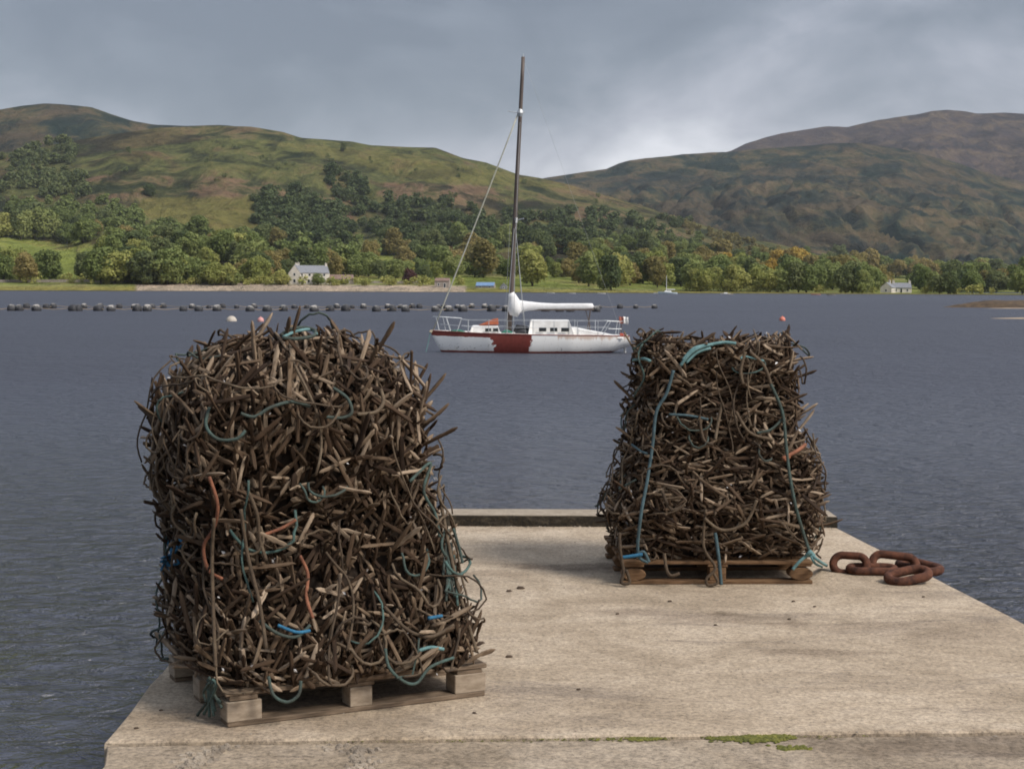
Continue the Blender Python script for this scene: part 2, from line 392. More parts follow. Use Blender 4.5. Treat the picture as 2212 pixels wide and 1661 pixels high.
def hill_mat(name, kind):
    m, t, b = newmat(name); v = objco(t)
    big = noise(t, mapping(t, v, (1, 1, 1.5)), 0.0062 if kind == 'main' else 0.0034, 6, 0.62, 0.7); mid = noise(t, mapping(t, v, (1, 0.45, 1.6)), 0.017 if kind == 'main' else 0.0125, 8, 0.66, 0.5); fin = noise(t, mapping(t, v, (1, .6, 1)), 0.085, 6, 0.75)
    if kind == 'main':
        a = lambda n: N(t, 'ShaderNodeAttribute', attribute_name=n).outputs['Fac']
        c = ramp(t, mid, [(0.38, (0.026, 0.034, 0.017)), (0.45, (0.056, 0.060, 0.025)), (0.51, (0.102, 0.108, 0.038)), (0.58, (0.130, 0.122, 0.046)), (0.66, (0.130, 0.092, 0.050))])
        c = mix(t, ramp(t, big, [(0.50, 0.0), (0.58, 0.8)]), c, mix(t, ramp(t, mid, [(.45, 0.), (.56, 1.)]), (0.036, 0.030, 0.020), (0.095, 0.070, 0.036)))
        c = mix(t, math_n(t, 'MULTIPLY', a('brack'), ramp(t, mid, [(0.46, 0.0), (0.54, 0.7)])), c, (0.175, 0.105, 0.070))
        c = mix(t, math_n(t, 'MULTIPLY', a('gold'), 0.7), c, (0.165, 0.142, 0.042))
        c = mix(t, a('field'), c, ramp(t, mid, [(0.40, (0.135, 0.160, 0.036)), (0.52, (0.20, 0.225, 0.055)), (0.62, (0.235, 0.205, 0.075))]))
        c = mix(t, a('sand'), c, (0.40, 0.315, 0.24)); c = mix(t, math_n(t, 'MULTIPLY', a('wrack'), 0.85), c, (0.235, 0.205, 0.06))
    elif kind == 'right':
        c = ramp(t, mid, [(0.40, (0.014, 0.026, 0.022)), (0.47, (0.032, 0.040, 0.028)), (0.53, (0.078, 0.068, 0.036)), (0.61, (0.112, 0.084, 0.048))])
        c = mix(t, ramp(t, big, [(0.46, 0.0), (0.55, 0.7)]), c, mix(t, ramp(t, mid, [(.44, 0.), (.56, 1.)]), (0.020, 0.026, 0.024), (0.066, 0.052, 0.036)))
    else:
        c = ramp(t, mid, [(0.40, (0.026, 0.022, 0.024)), (0.5, (0.062, 0.046, 0.038)), (0.60, (0.112, 0.080, 0.052))])
        c = mix(t, ramp(t, big, [(0.45, 0.0), (0.62, 0.6)]), c, (0.062, 0.044, 0.045))
    c = mix(t, 0.6, c, ramp(t, fin, [(0.38, (0.45, 0.48, 0.46)), (0.52, (1, 1, 1)), (0.64, (1.35, 1.3, 1.22))]), 'MULTIPLY')
    LK(t, c, b.inputs['Base Color']); b.inputs['Roughness'].default_value = 1.0; b.inputs['Specular IOR Level'].default_value = 0.05
    bump(t, b, math_n(t, 'ADD', math_n(t, 'MULTIPLY', mid, 9.0), math_n(t, 'MULTIPLY', fin, 1.6)), 0.9, 3.0)
    return m
o = link('hill', np_mesh('hill', V, Fq, hill_mat('grass_hill', 'main'), True, {'field': ('FLOAT', field), 'brack': ('FLOAT', brack), 'gold': ('FLOAT', gold), 'sand': ('FLOAT', sand), 'wrack': ('FLOAT', wrack)}))
tag(o, kind='structure')
V, Fq = polar(lambda a, r: h_far(a, r, SKY_BACKL, 1900, 3300, 85, 50), -40, 2, 260, 1900, 4100, 110)
tag(link('hill', np_mesh('hill', V, Fq, hill_mat('moor_hill', 'right'), True)), kind='structure')
V, Fq = polar(lambda a, r: h_far(a, r, SKY_RIGHT, 1900, 4300, 62, 70, 0.8), -8, 40, 520, 1500, 5100, 230)
tag(link('hill', np_mesh('hill', V, Fq, hill_mat('dark_hill', 'right'), True)), kind='structure')
V, Fq = polar(lambda a, r: h_far(a, r, SKY_BACKR, 4200, 6600, 120, 100), -2, 40, 330, 4200, 7600, 130)
tag(link('mountain', np_mesh('mountain', V, Fq, hill_mat('heather_mountain', 'back'), True)), kind='structure')

def solve(px_, py_):
    """the first point of the near hill under a picture point"""
    d = ray(px_, py_); az = math.atan2(d.x, d.y); e = d.z / math.hypot(d.x, d.y)
    r = np.linspace(R0 + 25, RM, 900); h = h_main(np.full_like(r, az), r)
    k = np.argmax((h - 1.8) / r >= e)
    if (h[k] - 1.8) / r[k] < e: k = len(r) - 1
    return Vector((r[k] * math.sin(az), r[k] * math.cos(az), h[k])), r[k]
def ground_z(x, y): return float(h_main(np.array([math.atan2(x, y)]), np.array([math.hypot(x, y)]))[0])

# ------------------------------------------------------------------ water
def water_mat():
    m, t, b = newmat('loch_water'); v = objco(t)
    rot = (0, 0, R(9))
    a = noise(t, mapping(t, v, (0.75, 1.3, 1), (0, 0, 0), (0, 0, R(22))), 1.25, 4, 0.55, 0.6)
    c = noise(t, mapping(t, v, (0.8, 1.15, 1), (5, 0, 0), (0, 0, R(34))), 3.9, 4, 0.6, 0.7)
    s = noise(t, mapping(t, v, (0.5, 1.0, 1), (0, 9, 0), (0, 0, R(4))), 0.32, 3, 0.5, 0.3)
    patch = noise(t, mapping(t, v, (0.35, 1.0, 1), (0, 3, 0), (0, 0, R(12))), 0.045, 4, 0.6)
    h = math_n(t, 'ADD', math_n(t, 'MULTIPLY', a, 0.40), math_n(t, 'ADD', math_n(t, 'MULTIPLY', c, 0.27), math_n(t, 'MULTIPLY', s, 0.42)))
    h = math_n(t, 'MULTIPLY', h, ramp(t, patch, [(0.35, 0.75), (0.65, 1.15)]))
    b.inputs['Base Color'].default_value = (0.060, 0.065, 0.084, 1)
    sx = N(t, 'ShaderNodeSeparateXYZ'); LK(t, v, sx.inputs[0])
    # the pier shelters the water round it; the open loch is ruffled by the wind
    mr = N(t, 'ShaderNodeMapRange'); LK(t, sx.outputs[1], mr.inputs[0]); mr.inputs[1].default_value = 12; mr.inputs[2].default_value = 48; mr.inputs[3].default_value = 0.09; mr.inputs[4].default_value = 0.50
    LK(t, mr.outputs[0], b.inputs['Roughness']); b.inputs['IOR'].default_value = 1.333; b.inputs['Specular IOR Level'].default_value = 0.5
    n = bump(t, b, h, 1.0, 1.0)
    return m
mb = MB(); mb.add([(-4000, -400, WZ), (4000, -400, WZ), (4000, 2400, WZ), (-4000, 2400, WZ)], [(0, 1, 2, 3)])
tag(mb.build('water', water_mat()), kind='structure')

# sand spit on the right
mb = MB(); rows = []
def spit(name, pts, mat, hgt):
    mb = MB(); n = 26; rows = []
    for i in range(n + 1):
        u = i / n; row = []
        x0 = pts[0][0] + (pts[1][0] - pts[0][0]) * u
        for j in range(7):
            vv = j / 6; wd = (0.3 + 0.7 * min(1, u * 4)) * pts[3]
            zz = WZ - 0.05 + hgt * math.sin(math.pi * vv) ** 0.7 * min(1, u * 10 + .05) * (0.75 + 0.5 * rng.random())
            row.append((x0 + rng.uniform(-.3, .3), pts[2] + (vv - 0.5) * wd + rng.uniform(-.3, .3), zz))
        rows.append(row)
    mb.grid(rows); return tag(mb.build(name, mat, None, True), kind='structure')
M_spit = plain('shingle_and_weed', (0.030, 0.019, 0.010), (0.125, 0.080, 0.042), 0.95, 0.9, 0, 0.5, 0.1)
M_sand = plain('wet_sand', (0.26, 0.19, 0.125), (0.38, 0.30, 0.21), 0.8, 0.6, 0, 0.2, 0.05)
p0 = at(2065, 665, WZ); p1 = at(2212, 668, WZ)
spit('shingle_spit', (p0, (p0.x + 48, 0), p0.y + 6, 16), M_spit, 0.95)
spit('sand_spit', ((p0.x + 1, 0), (p0.x + 48, 0), p0.y - 4.5, 6), M_sand, 0.12)
p2 = at(2120, 688, WZ); spit('sand_spit', (p2, (p2.x + 34, 0), p2.y, 7), M_sand, 0.14)

# ------------------------------------------------------------------ the pier
A = at(225, 1600); B1 = at(1810, 1140); B2 = at(2212, 1345)
dr = (B2 - B1); rgt = lambda y: B1.x + dr.x * (y - B1.y) / dr.y
yf = B1.y + 0.34
L1 = at(355, 1440); dl = L1 - A; lft = lambda y: A.x + dl.x * (y - A.y) / dl.y
yj = lambda x: A.y + (at(2212, 1576).y - A.y) * (x - A.x) / (at(2212, 1576).x - A.x)
pier = empty('pier'); pier['kind'] = 'structure'; tag(pier, 'pale concrete pier with a low mossy kerb along its end')
def slab(name, outline, ztop, zbot, mat, bev, parent):
    bm = bmesh.new(); n = len(outline)
    a = [bm.verts.new((p[0], p[1], ztop)) for p in outline]; b_ = [bm.verts.new((p[0], p[1], zbot)) for p in outline]
    bm.faces.new(a); bm.faces.new(list(reversed(b_)))
    for i in range(n): bm.faces.new((a[i], b_[i], b_[(i + 1) % n], a[(i + 1) % n]))
    bmesh.ops.recalc_face_normals(bm, faces=bm.faces)
    ed = [e for e in bm.edges if abs(e.verts[0].co.z - ztop) < 1e-4 and abs(e.verts[1].co.z - ztop) < 1e-4]
    bmesh.ops.bevel(bm, geom=ed, offset=bev, segments=3, affect='EDGES', profile=0.6)
    me = bpy.data.meshes.new(name); bm.to_mesh(me); bm.free(); me.materials.append(mat)
    for p in me.polygons: p.use_smooth = True
    try: me.set_sharp_from_angle(angle=R(35))
    except Exception: pass
    return link(name, me, parent)
def edge_pts(xf, y0, y1, n, j):
    return [(xf(y0 + (y1 - y0) * i / n) + (rng.uniform(-j, j) if 0 < i < n else 0), y0 + (y1 - y0) * i / n) for i in range(n + 1)]
le = edge_pts(lft, A.y + 0.002, yf, 26, 0.008); re_ = edge_pts(rgt, yj(3.0), yf, 26, 0.003)
nj = 46; xr = re_[0][0]
je = [(A.x + (xr - A.x) * i / nj, yj(A.x + (xr - A.x) * i / nj) + rng.uniform(-.006, .008)) for i in range(1, nj)]
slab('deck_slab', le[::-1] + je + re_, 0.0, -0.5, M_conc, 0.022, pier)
nx0, nx1 = at(225, 1643).x, xr
nl = [(A.x + 0.012, A.y), (nx0, at(225, 1643).y), (nx0 - 0.02, 4.5), (nx0 + 0.1, -25)]
nrt = [(rgt(-25) - 1.0, -25), (rgt(4.5), 4.5), (xr, re_[0][1] - 0.012)]
je2 = [(x, y - 0.016) for x, y in je][::-1]
slab('deck_slab', nl + nrt + je2, -0.016, -0.5, M_conc2, 0.012, pier)
M_wall = concrete('wet_concrete', 0.42, 0.3)
slab('pier_wall', [(lft(yf) + .06, yf - .06), (A.x + .06, A.y), (nx0 + .10, 4.5), (nx0 + .16, -24.9), (rgt(-25) - 1.06, -24.9), (rgt(4.5) - .06, 4.5), (rgt(yf) - .06, yf - .06)], -0.48, -3.0, M_wall, 0.01, pier)
# the kerb: two lengths with a joint
kb = []
for (xa, xb) in ((lft(yf) + 0.01, 0.93), (0.945, rgt(B1.y) - 0.005)):
    nk = 22; fr = []; bk = []
    for i in range(nk + 1):
        x = xa + (xb - xa) * i / nk; fr.append((x, B1.y + rng.uniform(-.007, .007))); bk.append((x, yf + rng.uniform(-.006, .006)))
    slab('kerb', fr + bk[::-1], 0.085, -0.02, M_kerb, 0.012, pier)

# moss along the joint, rubble ring, pebbles
def clump(mb, c, r, h, n=7):
    vs = [(c[0], c[1], c[2] + h)]; m_ = 8
    for ring, (q, hh) in enumerate(((0.55, 0.8), (1.0, 0.0))):
        for j in range(m_):
            th = 2 * math.pi * j / m_ + ring * 0.3; k = q * r * rng.uniform(0.75, 1.2)
            vs.append((c[0] + math.cos(th) * k, c[1] + math.sin(th) * k, c[2] + h * hh * rng.uniform(0.7, 1.1)))
    fs = [(0, 1 + j, 1 + (j + 1) % m_) for j in range(m_)]
    fs += [(1 + j, 1 + m_ + j, 1 + m_ + (j + 1) % m_, 1 + (j + 1) % m_) for j in range(m_)]
    mb.add(vs, fs)
mb = MB()
for (x0, x1, dens, rad) in ((1290, 1440, 46, 0.010), (1370, 1415, 40, 0.014), (1220, 1290, 10, 0.008), (1545, 1710, 150, 0.017), (1600, 1705, 90, 0.022), (980, 1220, 14, 0.007), (1150, 1290, 8, .008), (1710, 1900, 10, .008), (700, 980, 10, .006)):
    for _ in range(dens):
        x = rng.uniform(x0, x1); q = at(x, 1590); wx = q.x; yy = yj(wx) - 0.012 + rng.gauss(0, rad * 1.2)
        [clump(mb, (wx + rng.gauss(0, .02), yy + rng.gauss(0, rad * .5), -0.013), rad * rng.uniform(0.25, 0.75), rad * rng.uniform(0.12, 0.36)) for _k in range(3)]
for _ in range(45):
    q = at(rng.gauss(1715, 22), rng.gauss(1606, 2.5)); clump(mb, (q.x, q.y, -0.017), 0.014 * rng.uniform(.5, 1.2), 0.008)
o = mb.build('moss', M_moss, None, True); tag(o, 'yellow green moss growing along the joint in the concrete pier', 'moss', None, 'stuff')
mb = MB()
for _ in range(420):
    th = rng.uniform(0, 2 * math.pi); q0 = at(600, 1640); k = rng.gauss(0.33, 0.03)
    x = q0.x + math.cos(th) * k; y = q0.y + math.sin(th) * k * 1.0 - 0.02
    if y > yj(x) - 0.04: continue
    clump(mb, (x, y, -0.018), rng.uniform(0.006, 0.026), rng.uniform(0.006, 0.018))
o = mb.build('rubble', M_stone); tag(o, 'ring of small broken stones set in the near pier slab', 'rubble', None, 'stuff')
mb = MB()
for _ in range(420):
    y = A.y + 0.1 + rng.random() ** 1.3 * (B1.y - A.y - .2); x = rng.uniform(lft(y) + .05, rgt(y) - .05)
    clump(mb, (x, y, -0.001), rng.uniform(0.003, 0.009), rng.uniform(0.002, 0.006))
for _ in range(150):
    x = rng.uniform(lft(B1.y) + .05, rgt(B1.y) - .05); clump(mb, (x, B1.y - abs(rng.gauss(0.02, 0.03)), -0.001), rng.uniform(.004, .014), rng.uniform(.003, .01))
o = mb.build('grit', M_stone); tag(o, 'loose grit scattered over the pier deck', 'grit', None, 'stuff')

# ------------------------------------------------------------------ pegs
def peg_template(kind):
    """a flat wooden peg, pointed at both ends, waisted where the rope went through; length 1, x along it"""
    r_ = random.Random(kind)
    secs = [(-0.5, 0.06), (-0.46, 0.38), (-0.37, 0.94), (-0.07, 1.0), (0.0, 0.84), (0.07, 1.0), (0.36, 0.96), (0.45, 0.45), (0.5, 0.06)]
    if kind % 3 == 1: secs[0] = (-0.5, 0.88); secs[1] = (-0.48, 0.97)          # one end sawn off
    if kind % 3 == 2: secs = [(-0.5, 0.05), (-0.43, 0.5), (-0.33, 0.92), (0.12, 1.0), (0.17, 0.86), (0.22, 1.0), (0.40, 0.92), (0.47, 0.4), (0.5, 0.08)]
    w_, t_ = 0.0088 + 0.0030 * r_.random(), 0.0042 + 0.0018 * r_.random()
    bend = r_.choice((0.006, -0.008, 0.02, -0.03, 0.035)); vs = []; prof = [(-1, -0.75), (-0.8, -1), (0.8, -1), (1, -0.7), (0.97, 0.8), (0.75, 1), (-0.8, 0.95), (-1, 0.7)]
    for (x, s_) in secs:
        jy = r_.uniform(-.0014, .0014); s_ *= r_.uniform(.85, 1.1)
        for (a, b_) in prof: vs.append((x, a * w_ * s_ + jy, b_ * t_ * (0.5 + 0.5 * s_) + bend * 0.28 * (1 - (2 * x) ** 2)))
    n = 8; fs = []
    for i in range(len(secs) - 1):
        for j in range(n): fs.append((i * n + j, i * n + (j + 1) % n, (i + 1) * n + (j + 1) % n, (i + 1) * n + j))
    e = (len(secs) - 1) * n                                   # ends closed with quads
    fs += [(3, 2, 1, 0), (7, 4, 3, 0), (7, 6, 5, 4), (e, e + 1, e + 2, e + 3), (e, e + 3, e + 4, e + 7), (e + 4, e + 5, e + 6, e + 7)]
    return np.array(vs), np.array(fs)
TPL = [peg_template(k) for k in range(9)]
def peg_single(kind, L, wscale):
    V, Fq = TPL[kind]; V = V * np.array([L, wscale, wscale])
    return np_mesh('peg', V, Fq, M_peg, False, {'pc': ('FLOAT_VECTOR', V), 'tint': ('FLOAT', np.zeros(len(V)))})
SINGLES = [peg_single(k, L, ws) for k in range(9) for (L, ws) in ((0.15, 0.86), (0.215, 0.96))]

class Pile:
    """solid described by a table height -> (left, right) world x at its centre depth, turned by heading th"""
    def __init__(s, centre, th, table, depth_ratio, n=4.5):
        s.c = Vector(centre); s.th = th; s.n = n; s.dr = depth_ratio
        hs = np.array([t[0] for t in table]); s.hs = hs
        q = n / (n - 1); sup = ((abs(math.cos(th))) ** q + (depth_ratio * abs(math.sin(th))) ** q) ** (1 / q)
        s.a = np.array([(t[2] - t[1]) / 2 / sup for t in table]); s.cx = np.array([(t[2] + t[1]) / 2 for t in table]); s.cy = np.array([t[3] if len(t) > 3 else 0.0 for t in table])
        s.top = hs.max()
    def pt(s, phi, h, inset=0.0):
        a = np.interp(h, s.hs[::-1], s.a[::-1]) if s.hs[0] > s.hs[-1] else np.interp(h, s.hs, s.a)
        cx = np.interp(h, s.hs[::-1], s.cx[::-1]) if s.hs[0] > s.hs[-1] else np.interp(h, s.hs, s.cx)
        cy = np.interp(h, s.hs[::-1], s.cy[::-1]) if s.hs[0] > s.hs[-1] else np.interp(h, s.hs, s.cy)
        a = max(a - inset, 0.01); c, s_ = math.cos(phi), math.sin(phi)
        k = (abs(c) ** s.n + abs(s_) ** s.n) ** (-1 / s.n)
        lx, ly = a * k * c, a * s.dr * k * s_
        ct, st = math.cos(s.th), math.sin(s.th)
        return Vector((cx + lx * ct - ly * st, s.c.y + cy + lx * st + ly * ct, h))
    def nrm(s, phi, h):
        p = s.pt(phi, h); a = s.pt(phi + 0.03, h) - s.pt(phi - 0.03, h)
        h1, h0 = min(h + 0.02, s.top), max(h - 0.02, 0.1)
        b = s.pt(phi, h1) - s.pt(phi, h0)
        n_ = a.cross(b)
        if n_.length < 1e-9: n_ = Vector((0, 0, 1))
        return p, n_.normalized(), a.normalized()

def make_pile(name, label, P, hmin, n_mass, n_single, style, seed, ropes, teals):
    r_ = random.Random(seed)
    root = empty(name, (P.c.x, P.c.y, hmin), 0, label, 'peg pile', 'piles of mussel rope pegs on the pier')
    off = Vector((P.c.x, P.c.y, hmin))
    # choose heights by the area there
    hh = np.linspace(hmin, P.top, 60)
    wt = []
    for i in range(59):
        a0 = np.interp((hh[i] + hh[i + 1]) / 2, P.hs[::-1], P.a[::-1]); a1 = np.interp(hh[i + 1], P.hs[::-1], P.a[::-1]); a00 = np.interp(hh[i], P.hs[::-1], P.a[::-1])
        wt.append(a0 * math.hypot(hh[1] - hh[0], a1 - a00))
    cum = np.cumsum(wt) / sum(wt)
    def sample():
        u = r_.random(); i = int(np.searchsorted(cum, u)); h = hh[min(i, 58)] + r_.random() * (hh[1] - hh[0])
        return r_.uniform(0, 2 * math.pi), min(h, P.top - 0.002)
    def frame(dep, out_mu, out_sd):
        while True:
            phi, h = sample(); p, n_, t_ = P.nrm(phi, h)
            up = n_.cross(t_)
            if up.z < 0: up = -up
            if style == 'loose':
                ang = r_.gauss(math.pi / 2, 0.75) if r_.random() < (0.62 if h > 0.8 else 0.3) else r_.uniform(0, math.pi)
            else:
                ang = r_.gauss(0, 0.6) if r_.random() < 0.66 else r_.uniform(0, math.pi)
            tg = t_ * math.cos(ang) + up * math.sin(ang)
            al = r_.gauss(out_mu + (0.28 if style == 'loose' and h < 0.85 and r_.random() < .6 else 0), out_sd); al = max(-0.9, min(1.1, al))
            d = (tg * math.cos(al) + n_ * math.sin(al)).normalized()
            if r_.random() < 0.5 and d.z > 0 and style == 'loose': d = -d
            q = p - n_ * dep(r_)
            face = (n_ + Vector((r_.uniform(-.7, .7), r_.uniform(-.7, .7), r_.uniform(-.7, .7))))
            zax = (face - d * face.dot(d)).normalized(); yax = zax.cross(d)
            M = Matrix((d, yax, zax)).transposed()
            return phi, h, q, n_, M, d
    VS = []; FS = []; PC = []; TI = []; base = 0
    for i in range(n_mass):
        phi, h, q, n_, M, d = frame(lambda r: r.uniform(0.035, 0.16), 0.2, 0.42)
        if n_.y > 0.35 and r_.random() < 0.45: continue
        L = r_.uniform(0.09, 0.215); k = r_.randrange(9); s_ = r_.uniform(0.68, 1.0); V, Fq = TPL[k]
        V = V * np.array([L, s_, s_]); W = V @ np.array(M).T + np.array(q - off)
        if W[:, 2].min() < -0.01: W[:, 2] += -0.01 - W[:, 2].min()
        VS.append(W); FS.append(Fq + base); base += len(V); PC.append(V); TI.append(np.full(len(V), r_.random()))
    # dark inside
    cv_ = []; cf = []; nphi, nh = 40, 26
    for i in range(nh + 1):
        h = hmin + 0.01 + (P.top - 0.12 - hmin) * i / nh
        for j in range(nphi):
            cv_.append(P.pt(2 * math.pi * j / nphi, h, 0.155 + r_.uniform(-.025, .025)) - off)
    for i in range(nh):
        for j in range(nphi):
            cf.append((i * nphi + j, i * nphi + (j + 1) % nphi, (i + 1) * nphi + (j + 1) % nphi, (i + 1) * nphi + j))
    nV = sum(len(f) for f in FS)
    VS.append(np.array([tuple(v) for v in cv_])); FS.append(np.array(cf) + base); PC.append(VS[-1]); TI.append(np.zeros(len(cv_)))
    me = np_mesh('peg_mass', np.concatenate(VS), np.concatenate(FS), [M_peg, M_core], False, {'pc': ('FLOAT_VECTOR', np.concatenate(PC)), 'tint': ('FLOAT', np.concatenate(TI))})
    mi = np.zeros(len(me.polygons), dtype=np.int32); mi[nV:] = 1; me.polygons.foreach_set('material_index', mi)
    o = link('peg_mass', me, root); o['kind'] = 'stuff'
    # the pegs that show largest: outermost, on the sides towards the viewer
    cnt = 0
    while cnt < n_single:
        phi, h, q, n_, M, d = frame(lambda r: r.uniform(-0.012, 0.05), 0.16, 0.34)
        if n_.y > 0.25: continue
        me = SINGLES[r_.randrange(len(SINGLES))]
        lo = 0.145 * abs(d.z)
        if q.z - lo < hmin: q.z = hmin + lo
        o = link('peg', me, root); o.matrix_local = Matrix.Translation(q - off) @ M.to_4x4(); cnt += 1
    # spikes standing out of the outline
    for (phi, h, L) in ropes.get('spikes', ()):
        p, n_, t_ = P.nrm(phi, h); d = (n_ * 0.8 + Vector((r_.uniform(-.3, .3), r_.uniform(-.3, .3), r_.uniform(0.1, .7)))).normalized()
        zax = d.orthogonal().normalized(); M = Matrix((d, zax.cross(d), zax)).transposed()
        o = link('peg', SINGLES[r_.randrange(len(SINGLES))], root); o.matrix_local = Matrix.Translation(p + d * 0.02 - off) @ M.to_4x4()
    # loops and hanging lengths of rope
    def loop(mat, rad, mode):
        while True:
            phi, h = sample(); p, n_, t_ = P.nrm(phi, h)
            if n_.y < 0.3 and h > hmin + 0.08: break
        up = n_.cross(t_); up = up if up.z > 0 else -up
        pts = []; r0 = r_.uniform(0.05, 0.14); a0 = r_.uniform(0, 6.28); arc = r_.uniform(1.2, 3.3); w1, w2 = r_.uniform(.08, .3), r_.uniform(0, 6)
        if mode == 'hang': a0 = math.pi + r_.uniform(-.4, .4); arc = r_.uniform(2.2, 3.4)
        ex = r_.uniform(0.6, 1.7); kk = 13
        if mode == 'drop':
            ln = r_.uniform(0.25, 0.6); wob = r_.uniform(0.01, 0.045); ph = r_.uniform(0, 6)
            for i in range(kk):
                u = i / (kk - 1); hz = max(h - u * ln, hmin + 0.01)
                pp, n2, t2 = P.nrm(phi + 0.05 * math.sin(ph + u * 4), hz)
                pts.append(pp + n2 * (0.02 + 0.015 * math.sin(u * 9 + ph)) + t2 * wob * math.sin(u * 5 + ph) - off)
        else:
            for i in range(kk):
                u = i / (kk - 1); a_ = a0 + arc * u
                o_ = 0.022 * math.sin(u * math.pi) ** 0.6 * r_.uniform(.8, 1.2) - 0.03 * (1 - math.sin(u * math.pi))
                k1 = 1 + w1 * math.sin(a_ * 2.3 + w2) + r_.uniform(-.04, .04); v_ = p + t_ * math.cos(a_) * r0 * ex * k1 + up * math.sin(a_) * r0 * k1 + n_ * (o_ + 0.012 + w1 * .05 * math.sin(a_ * 3 + w2))
                v_.z = max(v_.z, hmin + 0.012); pts.append(v_ - off)
        m_ = MB(); m_.tube(pts, rad, 6); return m_.build('rope', mat, root, True)
    for i in range(ropes['n']): loop(M_rope, r_.uniform(0.0036, 0.0066), r_.choice(['loop', 'hang', 'drop']))
    mbs = MB()
    for i in range(120):
        phi, h = sample(); p, n_, t_ = P.nrm(phi, h)
        if n_.y > 0.3: continue
        p = p - n_ * r_.uniform(-.01, .05) - off; a_ = Vector((r_.uniform(-1, 1), r_.uniform(-1, 1), r_.uniform(-1, 1))).normalized(); b_ = a_.orthogonal().normalized(); c_ = a_.cross(b_) * .5; q_ = r_.uniform(.006, .014)
        mbs.add([p - a_ * q_, p + b_ * q_ * .5 + c_ * q_ * .4, p + a_ * q_, p - b_ * q_ * .5 + c_ * q_ * .4, p - c_ * q_ * .5], [(0, 1, 4), (1, 2, 4), (2, 3, 4), (3, 0, 4), (0, 3, 2, 1)])
    o = mbs.build('mussel_shell', M_shell, root); o['kind'] = 'stuff'
    for i in range(teals): loop(M_teal, r_.uniform(0.0045, 0.0065), r_.choice(['loop', 'hang', 'hang', 'drop']))
    return root, loop, off

# ---- pallets
def pallet(label, c, th, W, D, Hh, mat, end, roundblock, lift=0.0):
    root = empty('pallet', c, th, label, 'pallet', 'wooden pallets under the peg piles')
    bh = Hh - 0.062; bz = 0.022
    def bd(name, cc, dd, m):
        mb = MB(); mb.box((0, 0, 0), dd); o = mb.build(name, m, root); o.location = cc; o.rotation_euler = (rng.uniform(-.012, .012), rng.uniform(-.006, .006), rng.uniform(-.008, .008))
        bevelled(o, 0.003); return o
    for y in (-D / 2 + .05, 0, D / 2 - .05): bd('bottom_board', (0, y, 0.0115), (W - .01, 0.098, 0.021), mat)
    for x in (-W / 2 + .075, 0, W / 2 - .075):
        for y in (-D / 2 + .052, 0, D / 2 - .052):
            bw = 0.148 if x else 0.10
            if roundblock and x:
                mb = MB(); mb.tube([(0, -.05, 0), (0, -.046, 0), (0, .046, 0), (0, .05, 0)], [.062, .068, .068, .062], 14)
                o = mb.build('block', M_palbrown, root, False); o.location = (x, y, bz + bh / 2); o.scale = (1.08, 1, bh / 0.136)
            else: bd('block', (x, y, bz + bh / 2), (bw, 0.10, bh), end)
        bd('stringer_board', (x, 0, bz + bh + .0105), (0.12, D - .006, 0.019), mat)
    nb = 7
    for k in range(nb):
        y = -D / 2 + .05 + (D - .1) * k / (nb - 1); bd('deck_board', (0, y, bz + bh + .0305), (W + rng.uniform(-.008, .008), 0.098, 0.019), mat)
    return root

# left pallet and pile
FL, FR = at(490, 1573), at(1050, 1502)
ex = (FR - FL); thL = math.atan2(ex.y, ex.x); WL = ex.length
nv = Vector((-math.sin(thL), math.cos(thL), 0)); DL = 0.92
cL = (FL + FR) / 2 + nv * DL / 2
pallet('grey weathered pallet under the larger near pile of pegs', (cL.x, cL.y, 0), thL, WL, DL, 0.145, M_pallet, M_palend, False)
dL = cL.y
def tabl(rows, Y, shr, cy=None):
    out = []
    for y, l, r_ in rows:
        a = at_depth(l, y, Y); b = at_depth(r_, y, Y); z = (a.z + b.z) / 2; out.append((z, a.x + shr, b.x - shr, cy(z) if cy else 0.0))
    return out
TL = tabl([(706, 565, 705), (718, 515, 755), (736, 465, 800), (760, 422, 840), (792, 378, 882), (830, 345, 908), (870, 326, 924), (920, 316, 930), (1000, 318, 934), (1060, 322, 940), (1110, 345, 955), (1200, 350, 982), (1300, 346, 1010), (1400, 352, 1038), (1412, 366, 1045)], dL, -0.018, lambda z: 0.10 * math.exp(-((z - .66) / .26) ** 2))
TL[-1] = (0.147, TL[-1][1], TL[-1][2], 0.0)
PL = Pile((cL.x, cL.y, 0), thL, TL, 0.86, 4.0)
sp = [(rng.uniform(3.2, 6.2), rng.uniform(1.1, 1.55), 0.2) for _ in range(16)] + [(4.4, 1.585, .2), (4.3, 1.58, .2), (3.6, 1.4, .2)]
rootL, loopL, offL = make_pile('peg_pile', 'larger near pile of brown pointed pegs and rope heaped on the left pallet', PL, 0.147, 7600, 268, 'loose', 21, {'n': 76, 'spikes': sp}, 17)

